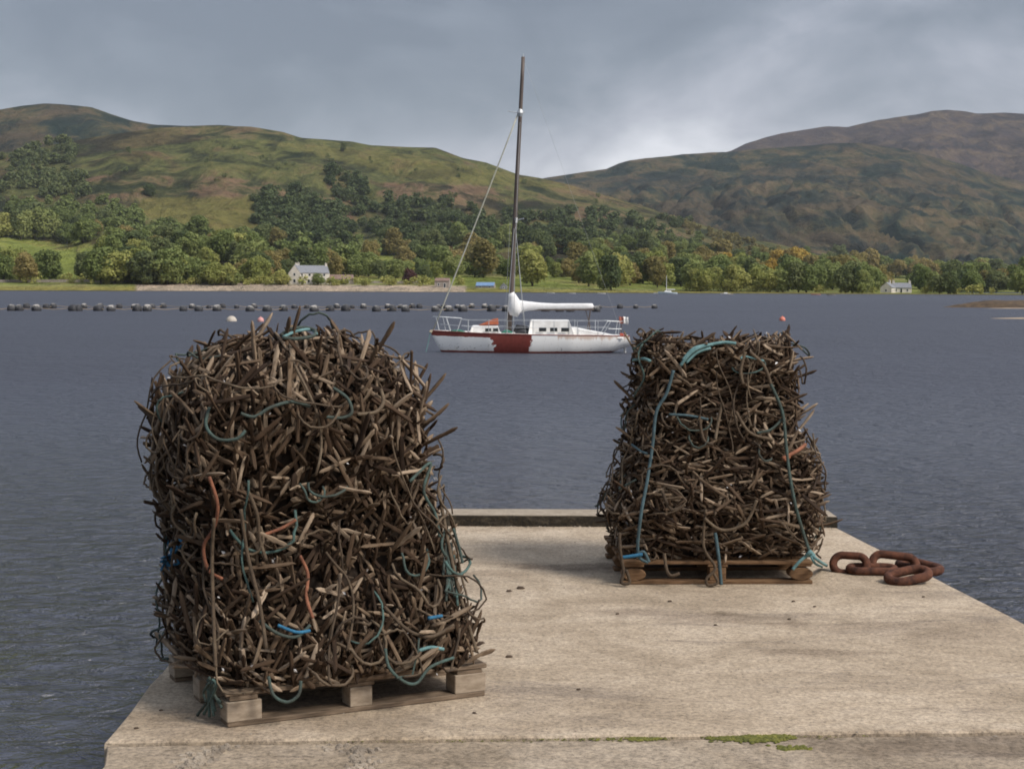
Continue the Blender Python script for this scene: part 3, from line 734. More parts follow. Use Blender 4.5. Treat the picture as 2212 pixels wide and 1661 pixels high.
# right pallet and pile
FL2, FR2 = at(1343, 1263), at(1757, 1261)
ex = FR2 - FL2; thR = math.atan2(ex.y, ex.x); WR = ex.length; DR = 1.0
cR = (FL2 + FR2) / 2 + Vector((-math.sin(thR), math.cos(thR), 0)) * DR / 2
pallet('brown pallet with round front blocks under the smaller far pile', (cR.x, cR.y, 0), thR, WR, DR, 0.14, M_palbrown, M_palbrown, True)
TR = tabl([(722, 1450, 1680), (728, 1390, 1700), (742, 1378, 1716), (760, 1372, 1722), (850, 1365, 1724), (920, 1356, 1732), (960, 1350, 1752), (1010, 1342, 1768), (1060, 1318, 1774), (1090, 1308, 1775), (1120, 1314, 1770), (1170, 1330, 1758), (1205, 1338, 1752), (1210, 1340, 1750)], cR.y - 0.15, 0.0)
TR[-1] = (0.142, TR[-1][1], TR[-1][2], 0.0)
PR = Pile((cR.x, cR.y, 0), thR, TR, 0.84, 5.0)
sp = [(rng.choice((rng.gauss(0, .5), rng.gauss(math.pi, .5), rng.uniform(3.3, 6))), rng.uniform(.3, 1.42), .2) for _ in range(16)]
rootR, loopR, offR = make_pile('peg_pile', 'smaller far pile of grey brown pegs stacked square on the right pallet', PR, 0.142, 7400, 270, 'flat', 33, {'n': 56, 'spikes': sp}, 13)

# named ropes: picture points carried on to the face of a pile
def face_pt(P, px_, py_, lift=0.02):
    d = ray(px_, py_); best = None
    for i in range(160):
        Y = P.c.y - 1.0 + i * 0.0125; q = CAM + d * (Y / d.y)
        h = min(max(q.z, 0.02), P.top - 0.003)
        a = np.interp(h, P.hs[::-1], P.a[::-1]); cx = np.interp(h, P.hs[::-1], P.cx[::-1])
        dx, dy = q.x - cx, q.y - P.c.y - np.interp(h, P.hs[::-1], P.cy[::-1]); ct, st = math.cos(P.th), math.sin(P.th)
        lx, ly = dx * ct + dy * st, -dx * st + dy * ct
        if q.z <= P.top and (abs(lx / a) ** P.n + abs(ly / (a * P.dr)) ** P.n) <= 1: return q - d.normalized() * lift
        if q.z > P.top and best is None: best = q
    q = CAM + d * ((P.c.y - 0.3) / d.y); return q
def smooth(pts, k=6):
    out = []
    for i in range(len(pts) - 1):
        p0, p1, p2, p3 = pts[max(i - 1, 0)], pts[i], pts[i + 1], pts[min(i + 2, len(pts) - 1)]
        for j in range(k):
            t = j / k
            out.append(0.5 * ((2 * p1) + (p2 - p0) * t + (2 * p0 - 5 * p1 + 4 * p2 - p3) * t * t + (3 * p1 - p0 - 3 * p2 + p3) * t ** 3))
    return out + [pts[-1]]
def prope(P, root, off, pts, mat, rad, lift=0.03, name='rope'):
    w3 = [face_pt(P, a, b, lift) if len((a, b)) == 2 else None for a, b in pts]
    m_ = MB(); m_.tube([p - off for p in smooth(w3)], rad, 7); return m_.build(name, mat, root, True)
for pts, mat, rad in (
    ([(607, 724), (625, 712), (655, 708), (680, 714), (676, 726), (640, 732), (612, 730)], M_teal, 0.008),
    ([(612, 728), (640, 716), (672, 712), (684, 722)], M_lteal, 0.007),
    ([(452, 880), (445, 920), (470, 948), (510, 948), (530, 930)], M_teal, 0.007),
    ([(520, 893), (550, 900), (585, 880), (630, 868), (670, 878)], M_teal, 0.007),
    ([(720, 838), (750, 860), (760, 890), (740, 902), (700, 900)], M_teal, 0.007),
    ([(772, 895), (812, 890), (828, 868), (822, 840)], M_rope, 0.008),
    ([(452, 1030), (470, 1090), (462, 1140), (440, 1180), (450, 1230), (480, 1250)], M_orange, 0.0075),
    ([(648, 1200), (665, 1240), (662, 1290), (676, 1335)], M_orange, 0.0075),
    ([(570, 1155), (610, 1140), (640, 1122)], M_orange, 0.007),
    ([(535, 1060), (555, 1110), (560, 1160), (575, 1210)], M_rope, 0.008),
    ([(885, 1040), (930, 1000), (915, 1060), (940, 1110), (950, 1160)], M_teal, 0.007),
    ([(560, 1340), (600, 1368), (640, 1375), (670, 1350)], M_teal, 0.007),
    ([(830, 1310), (880, 1360), (930, 1375), (980, 1350)], M_rope, 0.008),
    ([(580, 1460), (590, 1500), (620, 1516), (645, 1500), (650, 1470)], M_teal, 0.007),
    ([(832, 1400), (840, 1440), (870, 1470), (900, 1475), (930, 1440), (980, 1420)], M_teal, 0.007),
    ([(905, 1405), (930, 1398), (958, 1402)], M_lteal, 0.008),
    ([(600, 1350), (640, 1365), (670, 1362)], M_blue, 0.007), ([(925, 1335), (955, 1330)], M_blue, 0.008)):
    prope(PL, rootL, offL, pts, mat, rad)
for (px_, py_, n_) in ((372, 1190, 7), (362, 1210, 6), (378, 1170, 5)):
    for _ in range(n_):
        a, b = px_ + rng.uniform(-12, 12), py_ + rng.uniform(-24, 24)
        prope(PL, rootL, offL, [(a, b), (a + rng.uniform(-14, 14), b + rng.uniform(-12, 12)), (a + rng.uniform(-18, 18), b + rng.uniform(-20, 20))], M_blue, 0.005)
for _ in range(9):
    a, b = 460 + rng.uniform(-14, 14), 1470 + rng.uniform(-10, 10)
    prope(PL, rootL, offL, [(a, b), (a + rng.uniform(-20, 22), b + rng.uniform(10, 30)), (a + rng.uniform(-28, 24), b + rng.uniform(40, 85))], M_teal, 0.006)
for _ in range(10):
    a, b = 968 + rng.uniform(-8, 14), 1140 + rng.uniform(-10, 60)
    prope(PL, rootL, offL, [(a, b), (a + rng.uniform(-10, 12), b + rng.uniform(30, 60)), (a + rng.uniform(-10, 22), b + rng.uniform(70, 130))], M_teal, 0.006)
for pts, mat, rad in (
    ([(1470, 790), (1490, 765), (1515, 750), (1560, 740), (1590, 742)], M_lteal, 0.010), ([(1475, 778), (1500, 752), (1540, 744)], M_lteal, 0.009),
    ([(1482, 784), (1506, 762), (1535, 752)], M_lteal, 0.009), ([(1368, 778), (1390, 775), (1405, 780)], M_lteal, 0.009),
    ([(1600, 775), (1610, 770), (1650, 780)], M_lteal, 0.006),
    ([(1445, 895), (1490, 898), (1530, 906)], M_dkblue, 0.008), ([(1635, 935), (1665, 928), (1690, 905)], M_teal, 0.008),
    ([(1690, 990), (1720, 975), (1740, 960)], M_orange, 0.012), ([(1695, 995), (1705, 985)], M_orange, 0.014),
    ([(1365, 960), (1385, 975), (1400, 980)], M_dkblue, 0.007),
    ([(1610, 760), (1600, 800), (1605, 830)], M_rope, 0.011), ([(1620, 760), (1650, 790), (1665, 830)], M_rope, 0.011),
    ([(1560, 870), (1550, 920), (1545, 950)], M_rope, 0.010), ([(1510, 900), (1520, 950), (1540, 960)], M_rope, 0.010),
    ([(1590, 890), (1620, 935), (1670, 950)], M_rope, 0.010),
    ([(1522, 1120), (1560, 1145), (1610, 1130), (1635, 1080)], M_rope, 0.010), ([(1430, 1060), (1450, 1100), (1480, 1090)], M_rope, 0.010)):
    prope(PR, rootR, offR, pts, mat, rad)
# the lashings of the far pile
def lashing(P, pts, mat, rad, label, extra=()):
    w3 = [face_pt(P, *p[:2], 0.04) if len(p) == 2 else at_depth(p[0], p[1], p[2]) for p in pts]
    m_ = MB(); m_.tube(smooth(w3), rad, 7)
    for e in extra: m_.tube(smooth([face_pt(P, *p[:2], 0.05) if len(p) == 2 else at_depth(p[0], p[1], p[2]) for p in e]), rad, 7)
    o = m_.build('lashing_rope', mat, None, True); return tag(o, label, 'rope', 'lashing ropes holding the far pile to its pallet')
fy = FL2.y - 0.03
lashing(PR, [(1455, 800), (1440, 850), (1418, 890), (1410, 960), (1398, 1040), (1385, 1110), (1378, 1195, fy), (1400, 1215, fy)], M_dkblue, 0.010,
        'blue green rope running down the left front of the far pile to its pallet', [[(1372, 1200, fy), (1390, 1192, fy), (1402, 1214, fy)]])
m_ = MB(); m_.tube(smooth([at_depth(1344, 1204, fy - .01), at_depth(1365, 1201, fy - .02), at_depth(1388, 1197, fy - .02)]), 0.011, 7)
tag(m_.build('lashing_rope', M_blue, None, True), 'bright blue rope end sticking out at the left corner of the far pallet', 'rope', 'lashing ropes holding the far pile to its pallet')
lashing(PR, [(1665, 830), (1690, 890), (1698, 960), (1705, 1020), (1718, 1090), (1735, 1150), (1752, 1200, fy)], M_teal, 0.010,
        'grey green rope running down the right front of the far pile', [])
kx = at(1792, 1228)
m_ = MB(); c0 = at_depth(1750, 1196, fy)
m_.tube(smooth([at_depth(1712, 1230, fy), at_depth(1730, 1210, fy), c0]), 0.010, 7)
m_.tube(smooth([c0, at_depth(1770, 1212, fy + .02), Vector((kx.x - .02, kx.y, .02))]), 0.010, 7)
m_.tube(smooth([c0, at_depth(1760, 1216, fy + .02), Vector((kx.x - .05, kx.y, .012))]), 0.008, 7)
m_.tube([c0 + Vector((-.02, 0, -.01)), c0 + Vector((0, -.01, .012)), c0 + Vector((.02, 0, -.012))], 0.016, 7)
tag(m_.build('lashing_rope', M_lteal, None, True), 'pale turquoise rope knotted at the right corner of the far pallet beside the chain', 'rope', 'lashing ropes holding the far pile to its pallet')
m_ = MB(); m_.tube(smooth([at_depth(1545, 1150, fy), at_depth(1552, 1200, fy - .01), at_depth(1556, 1240, fy - .01), at_depth(1558, 1263, fy - .02)]), 0.011, 7)
tag(m_.build('lashing_rope', M_dkblue, None, True), 'frayed blue green rope tail hanging over the middle of the far pallet', 'rope', 'lashing ropes holding the far pile to its pallet')
m_ = MB(); m_.tube(smooth([at_depth(1338, 1150, fy), at_depth(1340, 1190, fy - .02), at_depth(1347, 1235, fy - .03), at_depth(1342, 1258, fy - .04), at_depth(1360, 1258, fy - .04), at_depth(1352, 1230, fy - .03)]), 0.010, 7)
tag(m_.build('rope_tail', M_rope, None, True), 'brown rope tail looping to the deck at the left corner of the far pallet', 'rope')
m_ = MB()
m_.tube(smooth([at_depth(1525, 1100, fy), at_depth(1520, 1180, fy - .02), at_depth(1545, 1225, fy - .03), at_depth(1526, 1250, fy - .04), at_depth(1530, 1264, fy - .04), at_depth(1550, 1258, fy - .04), at_depth(1540, 1236, fy - .03)]), 0.009, 7)
tag(m_.build('rope_tail', M_rope, None, True), 'brown rope tail curled in front of the middle of the far pallet', 'rope')
m_ = MB(); m_.tube(smooth([at_depth(1435, 1195, fy), at_depth(1440, 1230, fy - .02), at_depth(1450, 1243, fy - .03), at_depth(1468, 1238, fy - .03)]), 0.010, 7)
tag(m_.build('rope_tail', M_rope, None, True), 'short brown rope end dangling over the left opening of the far pallet', 'rope')
def droplash(P, px_pts, label, root_y):
    m_ = MB(); m_.tube(smooth([face_pt(P, *p, 0.05) for p in px_pts]), 0.008, 7)
    return tag(m_.build('lashing_rope', M_rope, None, True), label, 'rope', 'lashing ropes round the near pile')
droplash(PL, [(358, 1110), (356, 1180), (358, 1260), (364, 1360)], 'taut brown rope down the left edge of the near pile', 0)
droplash(PL, [(462, 1120), (458, 1200), (460, 1300), (464, 1400), (466, 1440)], 'taut brown rope down the front of the near pile left of centre', 0)
droplash(PL, [(520, 1100), (535, 1200), (560, 1300), (575, 1400)], 'slack brown rope slanting down the front of the near pile', 0)
droplash(PL, [(948, 1060), (964, 1150), (985, 1250), (1012, 1350), (1030, 1408)], 'taut dark rope down the right edge of the near pile', 0)

# ------------------------------------------------------------------ the chain
chain = empty('chain', at(1915, 1240), 0, 'rusty heavy chain of five thick links lying on the pier edge', 'chain')
def chain_link(px_, py_, z, Ln, Wd, rad, rz, tilt, spin=0.0):
    m_ = MB(); pts = []; s_ = (Ln - Wd) / 2; rr_ = Wd / 2
    for i in range(14):
        a_ = -math.pi / 2 + math.pi * i / 13; pts.append((s_ + rr_ * math.cos(a_), rr_ * math.sin(a_), 0))
    for i in range(14):
        a_ = math.pi / 2 + math.pi * i / 13; pts.append((-s_ + rr_ * math.cos(a_), rr_ * math.sin(a_), 0))
    m_.tube(pts, rad, 12, closed=True); o = m_.build('link', M_rust, chain, True)
    q = at_depth(px_, py_, at(px_, py_ + 0.0).y) if z is None else at(px_, py_, z)
    o.location = q - chain.location; o.rotation_euler = (tilt, spin, rz); return o
chain_link(1836, 1219, 0.050, 0.21, 0.115, 0.0255, R(-20), R(66))
chain_link(1884, 1229, 0.028, 0.28, 0.120, 0.0265, R(-2), R(4))
chain_link(1932, 1218, 0.052, 0.27, 0.115, 0.0265, R(-14), R(58), R(4))
chain_link(1986, 1224, 0.029, 0.30, 0.140, 0.0285, R(-60), R(4), R(2))
chain_link(1962, 1243, 0.044, 0.255, 0.138, 0.0285, R(15), R(10), R(-9))

# bits on the deck
CHIPS = []
for i, (px_, py_, rz, ln) in enumerate(((1100, 1278, .2, .05), (1125, 1272, -.1, .07), (1100, 1420, .1, .05), (1334, 1327, .5, .035), (1546, 1351, -.4, .03), (1714, 1300, .6, .04), (1760, 1311, .1, .03), (1447, 1300, .2, .04),
                          (1025, 1541, -.5, .03), (295, 1574, .3, .03), (348, 1535, .1, .025), (1705, 1338, .1, .03), (1995, 1290, .2, .03), (1040, 1390, .1, .05), (1250, 1490, .2, .03))):
    ln *= 0.72; m_ = MB(); w_ = ln * 0.19
    m_.tube([(-ln / 2, 0, 0), (-ln * .3, 0.1 * w_, 0.002), (ln * .2, -.1 * w_, 0.003), (ln / 2, 0, 0)], [w_ * .3, w_, w_ * .9, w_ * .2], 6)
    o = m_.build('peg_chip', M_bit); q = at(px_, py_); o.location = (q.x, q.y, w_ * .6); o.rotation_euler = (0.2, 0, rz)
    CHIPS.append((q.y, o))

ORD = 'first second third fourth fifth sixth seventh eighth ninth tenth eleventh twelfth thirteenth fourteenth fifteenth sixteenth seventeenth eighteenth nineteenth twentieth'.split()
ORD += ['twenty ' + o_ for o_ in ORD[:9]] + ['thirtieth'] + ['thirty ' + o_ for o_ in ORD[:9]]
for k, (_, o) in enumerate(sorted(CHIPS, key=lambda c: -c[0])):
    tag(o, 'dark chip of broken peg wood on the deck, %s counting from the far kerb' % ORD[k], 'wood chip', 'chips of peg wood on the pier')

# ------------------------------------------------------------------ the yacht
M_white = plain('weathered_white_paint', (0.66, 0.64, 0.60), (0.84, 0.83, 0.80), 0.5, 3.5, 0, 0.15, 0.01)
M_spar = plain('brown_grey_spar', (0.065, 0.048, 0.040), (0.135, 0.105, 0.088), 0.55, 2, 0, 0.1, 0.01, (4, 4, 0.4))
M_canvas = plain('white_canvas', (0.66, 0.65, 0.63), (0.82, 0.81, 0.80), 0.85, 4, 0, 0.5, 0.03, (1, 1, 1))
M_glass = plain('dark_glass', (0.012, 0.014, 0.016), (0.03, 0.034, 0.036), 0.15, 3, 0, 0)
M_steel = plain('dull_steel', (0.34, 0.36, 0.37), (0.55, 0.57, 0.58), 0.4, 3, 0.2, 0)
M_redc = plain('orange_red_canvas', (0.30, 0.075, 0.035), (0.44, 0.13, 0.06), 0.8, 4, 0, 0.3)
M_black = plain('black_canvas', (0.018, 0.018, 0.02), (0.05, 0.05, 0.055), 0.8, 5, 0, 0.4, 0.02)
M_dgreen = plain('green_canvas', (0.03, 0.14, 0.10), (0.06, 0.24, 0.17), 0.8, 5)
def hull_mat():
    m, t, b = newmat('patched_hull_paint'); v = objco(t); s_ = N(t, 'ShaderNodeSeparateXYZ'); LK(t, v, s_.inputs[0]); x, y, z = s_.outputs
    nz = noise(t, mapping(t, v, (1, 0.2, 1)), 3.2, 4, 0.65); n2 = noise(t, v, 9, 4, 0.7); stain = noise(t, mapping(t, v, (2.2, 1, 0.35)), 3, 5, 0.6)
    wob = math_n(t, 'ADD', math_n(t, 'MULTIPLY', math_n(t, 'SUBTRACT', nz, 0.5), 0.95), math_n(t, 'MULTIPLY', math_n(t, 'SUBTRACT', n2, 0.5), 0.22))
    xx = math_n(t, 'ADD', x, wob)
    slant = math_n(t, 'MULTIPLY', math_n(t, 'SUBTRACT', z, 0.4), 0.25)
    patch = math_n(t, 'MULTIPLY', math_n(t, 'GREATER_THAN', math_n(t, 'ADD', xx, slant), -1.53), math_n(t, 'LESS_THAN', math_n(t, 'SUBTRACT', xx, math_n(t, 'MULTIPLY', slant, .6)), 0.02))
    strip = math_n(t, 'MULTIPLY', math_n(t, 'GREATER_THAN', math_n(t, 'ADD', math_n(t, 'ADD', z, math_n(t, 'MULTIPLY', x, 0.020)), math_n(t, 'MULTIPLY', wob, 0.09)), 0.625), math_n(t, 'LESS_THAN', xx, 0.02))
    boot = math_n(t, 'LESS_THAN', math_n(t, 'ADD', z, math_n(t, 'MULTIPLY', wob, 0.05)), 0.085)
    red = math_n(t, 'MAXIMUM', math_n(t, 'MAXIMUM', patch, strip), boot)
    wh = mix(t, ramp(t, stain, [(0.58, 0.0), (0.78, 0.35)]), (0.84, 0.83, 0.80), (0.52, 0.40, 0.25))
    low = ramp(t, z, [(0.10, 0.55), (0.26, 0.0)]); wh = mix(t, math_n(t, 'MULTIPLY', low, ramp(t, x, [(0.0, 0.3), (1.0, 0.3)])), wh, (0.50, 0.40, 0.24))
    topst = math_n(t, 'MULTIPLY', ramp(t, math_n(t, 'ADD', z, math_n(t, 'MULTIPLY', math_n(t, 'SUBTRACT', stain, .5), .5)), [(.58, 0.), (.70, .6)]), math_n(t, 'GREATER_THAN', x, 1.2)); wh = mix(t, topst, wh, (.42, .22, .11))
    chip = math_n(t, 'MULTIPLY', ramp(t, n2, [(0.62, 0.0), (0.65, 1.0)]), ramp(t, z, [(0.1, 0.9), (0.5, 0.2)])); wh = mix(t, chip, wh, (0.10, 0.085, 0.075))
    rd = ramp(t, n2, [(0.3, (0.155, 0.026, 0.018)), (0.7, (0.235, 0.048, 0.034))])
    LK(t, mix(t, red, wh, rd), b.inputs['Base Color']); b.inputs['Roughness'].default_value = 0.6; return m
kB = 0.01985
bx = lambda p: (p - 1142) * kB
bz = lambda p: (761 - p) * kB
bw = at(1142, 761, WZ)
yacht = empty('sailing_yacht', bw, R(0.6), 'old white and red sailing yacht moored beyond the pier', 'yacht')
uu = [0, .02, .05, .1, .18, .28, .4, .52, .64, .75, .85, .93, 1.0]
def it(u, tab): return float(np.interp(u, [a for a, _ in tab], [b for _, b in tab]))
SHEER = [(0, .91), (.25, .83), (.55, .78), (.8, .76), (1, .72)]
BEAM = [(0, .03), (.05, .22), (.15, .62), (.3, 1.05), (.5, 1.32), (.7, 1.24), (.88, .92), (1, .58)]
KEEL = [(0, .80), (.02, .45), (.05, .02), (.1, -.22), (.2, -.4), (.5, -.6), (.75, -.35), (.9, -.04), (1, .30)]
L_ = 8.55; X0 = bx(929)
def station(u):
    x = X0 + L_ * u; w_, zs, zk = it(u, BEAM), it(u, SHEER), it(u, KEEL); row = []
    for q in range(-12, 13):
        s_ = abs(q) / 12; sg = 1 if q > 0 else -1
        row.append((x + (0.12 * (1 - s_) if u > .97 else 0), sg * w_ * math.sin(s_ * math.pi / 2) ** 0.75, zk + (zs - zk) * (1 - math.cos(s_ * math.pi / 2)) ** 1.0))
    return row
us = [i / 60 for i in range(61)]; us = sorted(set(us + [.01, .03]))
rows = [station(u) for u in us]; m_ = MB(); m_.grid(rows); n0 = len(m_.v)
m_.add(rows[-1], [tuple(range(25))]); hull = m_.build('hull', hull_mat(), yacht, True)
m_ = MB(); drow = []
for u in us:
    x = X0 + L_ * u; w_, zs = it(u, BEAM), it(u, SHEER)
    drow.append([(x, w_ * k, zs - 0.01 + 0.06 * (1 - k * k) * min(1, w_)) for k in (-1, -.6, -.2, .2, .6, 1)])
m_.grid(drow); m_.build('deck', M_white, yacht, True)
for sg in (-1, 1):
    m_ = MB(); m_.tube([(X0 + L_ * u, sg * it(u, BEAM), it(u, SHEER) + .015) for u in us], 0.022, 6); m_.build('toe_rail', M_white if sg > 0 else plain('red_rail', (.16, .03, .02), (.24, .05, .035), .6), yacht, True)
def loft_cabin(name, x0, x1, zb, zt, hw, rake0, rake1, mat):
    m_ = MB(); rows = []
    for x, z_, k in ((x0, zb, 1), (x0 + rake0, zt - .03, .9), (x0 + rake0 + .06, zt, .84), (x1 - rake1 - .06, zt, .84), (x1 - rake1, zt - .03, .9), (x1, zb, 1)):
        rows.append((x, z_, k))
    rr_ = [[(x, -hw * k, zb - .06), (x, -hw * k * .97, z_ - .02), (x, -hw * k * .8, z_), (x, 0, z_ + .03 * (1 if z_ > zb else 0)), (x, hw * k * .8, z_), (x, hw * k * .97, z_ - .02), (x, hw * k, zb - .06)] for x, z_, k in rows]
    m_.grid(rr_); return m_.build(name, mat, yacht, False)
fc = loft_cabin('fore_cabin', bx(1012), bx(1080), .82, bz(703) - .02, .62, .12, .1, M_white)
def win(parent, x0, x1, z0, z1, y, mat=M_glass):
    m_ = MB(); m_.box(((x0 + x1) / 2, y, (z0 + z1) / 2), (x1 - x0, .02, z1 - z0)); o = m_.build('window', mat, parent); bevelled(o, 0.006, 2); return o
for a_, b_ in ((1047, 1060), (1064, 1075)): win(fc, bx(a_), bx(b_), bz(715), bz(708.5), -.60)
mc = loft_cabin('deckhouse', bx(1140), bx(1240), .79, bz(691), .80, .10, .22, M_white)
for a_, b_ in ((1163, 1179), (1187, 1203), (1211, 1228)): win(mc, bx(a_), bx(b_), bz(714.5), bz(706.5), -.78)
loft_cabin('aft_coaming', bx(1228), bx(1346), .70, bz(707), .78, .06, 1.9, M_white)
m_ = MB(); m_.tube([(bx(1112), -.1, .86), (bx(1118), -.1, 1.02), (bx(1132), -.1, 1.0), (bx(1150), -.1, .93)], [.10, .20, .17, .10], 10); m_.build('bundled_cover', M_black, yacht, True)
m_ = MB(); m_.tube([(bx(1112), -.62, .87), (bx(1130), -.62, .91), (bx(1147), -.6, .87)], [.05, .1, .05], 8); m_.build('bundled_cover', M_black, yacht, True)
m_ = MB(); m_.add([(bx(1033), -.28, bz(702)), (bx(1076), -.3, bz(701)), (bx(1076), .3, bz(701)), (bx(1033), .28, bz(702)), (bx(1064), -.22, bz(689)), (bx(1075), -.22, bz(687)), (bx(1075), .22, bz(687)), (bx(1064), .22, bz(689))],
      [(3, 2, 1, 0), (4, 5, 6, 7), (0, 1, 5, 4), (1, 2, 6, 5), (2, 3, 7, 6), (3, 0, 4, 7)]); o = m_.build('hatch_canvas', M_redc, yacht); bevelled(o, .03, 2)
m_ = MB(); m_.tube([(bx(1082), -.5, .85), (bx(1094), -.5, .93), (bx(1106), -.5, .85)], [.04, .07, .04], 8); m_.build('folded_cover', M_dgreen, yacht, True)
m_ = MB(); m_.tube([(bx(965), -.2, .88), (bx(990), -.2, .93), (bx(1003), -.2, .87)], [.03, .05, .03], 8); m_.build('folded_cover', M_dgreen, yacht, True)
# mast, a little raked
mb0 = Vector((bx(1099), 0, .82)); mt = Vector((bx(1127), 0, bz(124)))
mp = lambda k: mb0 + (mt - mb0) * k
m_ = MB(); m_.tube([mp(k / 12) for k in range(13)], [.115 - .035 * (k / 12) for k in range(13)], 10); mast = m_.build('mast', M_spar, yacht, True)
mk = lambda py_: (bz(py_) - mb0.z) / (mt.z - mb0.z)
m_ = MB(); m_.tube([mp(1.0), mp(1.0) + Vector((0, 0, .14))], [.02, .012], 6); m_.tube([mp(.995) + Vector((-.09, 0, .02)), mp(.995) + Vector((.09, 0, .02))], .022, 6); m_.build('masthead_fitting', M_steel, mast)
m_ = MB(); c_ = mp(mk(244)); m_.tube([c_ - Vector((0, 0, .16)), c_, c_ + Vector((0, 0, .18))], [.085, .14, .085], 8); m_.tube([c_ + Vector((-.55, 0, .08)), c_, c_ + Vector((.2, 0, .05))], .018, 6); m_.build('hounds_fitting', M_steel, mast)
c_ = mp(mk(474))
for sg in (-1, 1):
    m_ = MB(); m_.tube([c_, c_ + Vector((.05, sg * .9, .05))], [.04, .025], 6); m_.build('spreader', M_steel, mast)
m_ = MB(); m_.tube([c_ - Vector((-.06, .1, .12)), c_ + Vector((.06, -.1, .1))], .05, 8); m_.build('spreader_bracket', M_white, mast)
m_ = MB(); m_.tube([c_ + Vector((.1, -.12, .0)), c_ + Vector((.38, -.3, .05))], .02, 6); m_.build('lamp_bracket', M_steel, mast)
M_wire = plain('grey_wire', (.30, .31, .31), (.42, .43, .42), .5, 3, .2, 0)
M_stay = plain('pale_stay_rope', (.34, .34, .28), (.50, .49, .40), .8, 6, 0, 0)
def wire(name, a_, b_, r0, mat, sag=0.0):
    m_ = MB(); a_, b_ = Vector(a_), Vector(b_); m_.tube([a_ + (b_ - a_) * (k / 8) - Vector((0, 0, sag * math.sin(math.pi * k / 8))) for k in range(9)], r0, 5); return m_.build(name, mat, yacht, True)
wire('forestay', mp(mk(246)) + Vector((-.1, 0, 0)), (bx(934), 0, .95), .030, M_stay, .05)
wire('backstay', mp(.995), (bx(1346), 0, .8), .004, M_wire)
for sg in (-1, 1):
    tip = c_ + Vector((.05, sg * .9, .05))
    wire('shroud', mp(mk(244)), tip, .009, M_wire); wire('shroud', tip, (bx(1108), sg * 1.2, .8), .010, M_wire)
    wire('shroud', c_, (bx(1092), sg * 1.2, .8), .012, M_wire); wire('shroud', c_, (bx(1134), sg * 1.25, .8), .012, M_wire)
wire('halyard', mp(mk(480)) + Vector((-.2, -.2, 0)), (bx(1089), -.4, .85), .006, M_wire)
# boom under its white cover, with the cover's collar on the mast
m_ = MB(); pts = [(bx(1108), bz(660)), (bx(1120), bz(662)), (bx(1140), bz(661)), (bx(1170), bz(661)), (bx(1200), bz(661)), (bx(1235), bz(660)), (bx(1262), bz(660)), (bx(1281), bz(660)), (bx(1283), bz(660))]
rad = [.38, .30, .20, .145, .135, .13, .12, .11, .05]; vs = []; rows = []
for i, ((x, z_), r0) in enumerate(zip(pts, rad)):
    row = []
    for j in range(13):
        a_ = 2 * math.pi * j / 12; k = 1 + .09 * math.sin(3 * a_ + i * 1.3) * (1 if j not in (0, 12) else 1)
        row.append((x + (0.02 * math.sin(a_ * 2 + i)), r0 * .62 * math.cos(a_) * k, z_ + r0 * math.sin(a_) * k))
    rows.append(row)
m_.grid(rows); m_.build('sail_cover', M_canvas, yacht, True)
m_ = MB(); m_.tube([(bx(1103), 0, bz(632)), (bx(1106), 0, bz(640)), (bx(1110), 0, bz(652)), (bx(1112), 0, bz(668)), (bx(1108), 0, bz(682))], [.14, .19, .27, .33, .20], 10); m_.build('sail_cover_collar', M_canvas, yacht, True)
m_ = MB(); m_.tube([(bx(1110), 0, bz(668)), (bx(1284), 0, bz(667))], .05, 8); m_.build('boom', M_spar, yacht)
m_ = MB(); m_.tube([(bx(1276), -.05, bz(668)), (bx(1273), -.05, bz(690)), (bx(1276), -.05, .8)], .03, 6); m_.tube([(bx(1266), .1, bz(669)), (bx(1273), .1, bz(692)), (bx(1268), .1, .8)], .02, 6); m_.build('boom_crutch', M_spar, yacht)
# rails
def rail(name, polyl, r0=.016): 
    m_ = MB()
    for pl in polyl: m_.tube(pl, r0, 6)
    return m_.build(name, M_steel, yacht)
bp = lambda p_, z_, sg: (bx(p_), sg * min(it((bx(p_) - X0) / L_, BEAM) * .93, 1.2), z_)
rail('pulpit', [[bp(995, 1.45, -1), bp(960, 1.5, -1), bp(940, 1.52, -1), (bx(933), 0, 1.53), bp(940, 1.52, 1), bp(960, 1.5, 1), bp(995, 1.45, 1)],
                [bp(940, 1.5, -1), bp(947, .9, -1)], [bp(940, 1.5, 1), bp(947, .9, 1)], [bp(962, 1.5, -1), bp(972, .87, -1)], [bp(962, 1.5, 1), bp(972, .87, 1)], [bp(955, 1.5, -1), bp(962, .87, -1)], [bp(950, 1.2, -1), bp(990, 1.15, -1)], [bp(995, 1.45, -1), bp(985, .86, -1)], [bp(995, 1.45, 1), bp(985, .86, 1)]])
for p_ in (1010, 1055, 1095, 1150, 1195, 1245, 1290):
    for sg in (-1, 1):
        m_ = MB(); m_.tube([bp(p_, .78, sg), bp(p_, 1.4, sg)], .014, 6); m_.build('stanchion', M_steel, yacht)
for sg in (-1, 1):
    for z_ in (1.38, 1.1):
        m_ = MB(); m_.tube([bp(p_, z_ + .04 * (p_ < 1000), sg) for p_ in (995, 1010, 1055, 1095, 1150, 1195, 1245, 1290, 1318)], .007, 5); m_.build('guard_wire', M_steel, yacht)
rail('pushpit', [[bp(1310, 1.38, -1), bp(1338, 1.36, -1), (bx(1350), 0, 1.36), bp(1338, 1.36, 1), bp(1310, 1.38, 1)], [bp(1318, 1.38, -1), bp(1300, .76, -1)], [bp(1318, 1.38, 1), bp(1300, .76, 1)], [bp(1338, 1.36, -1), bp(1334, .74, -1)], [bp(1338, 1.36, 1), bp(1334, .74, 1)], [bp(1313, 1.05, -1), bp(1342, 1.04, -1)]])
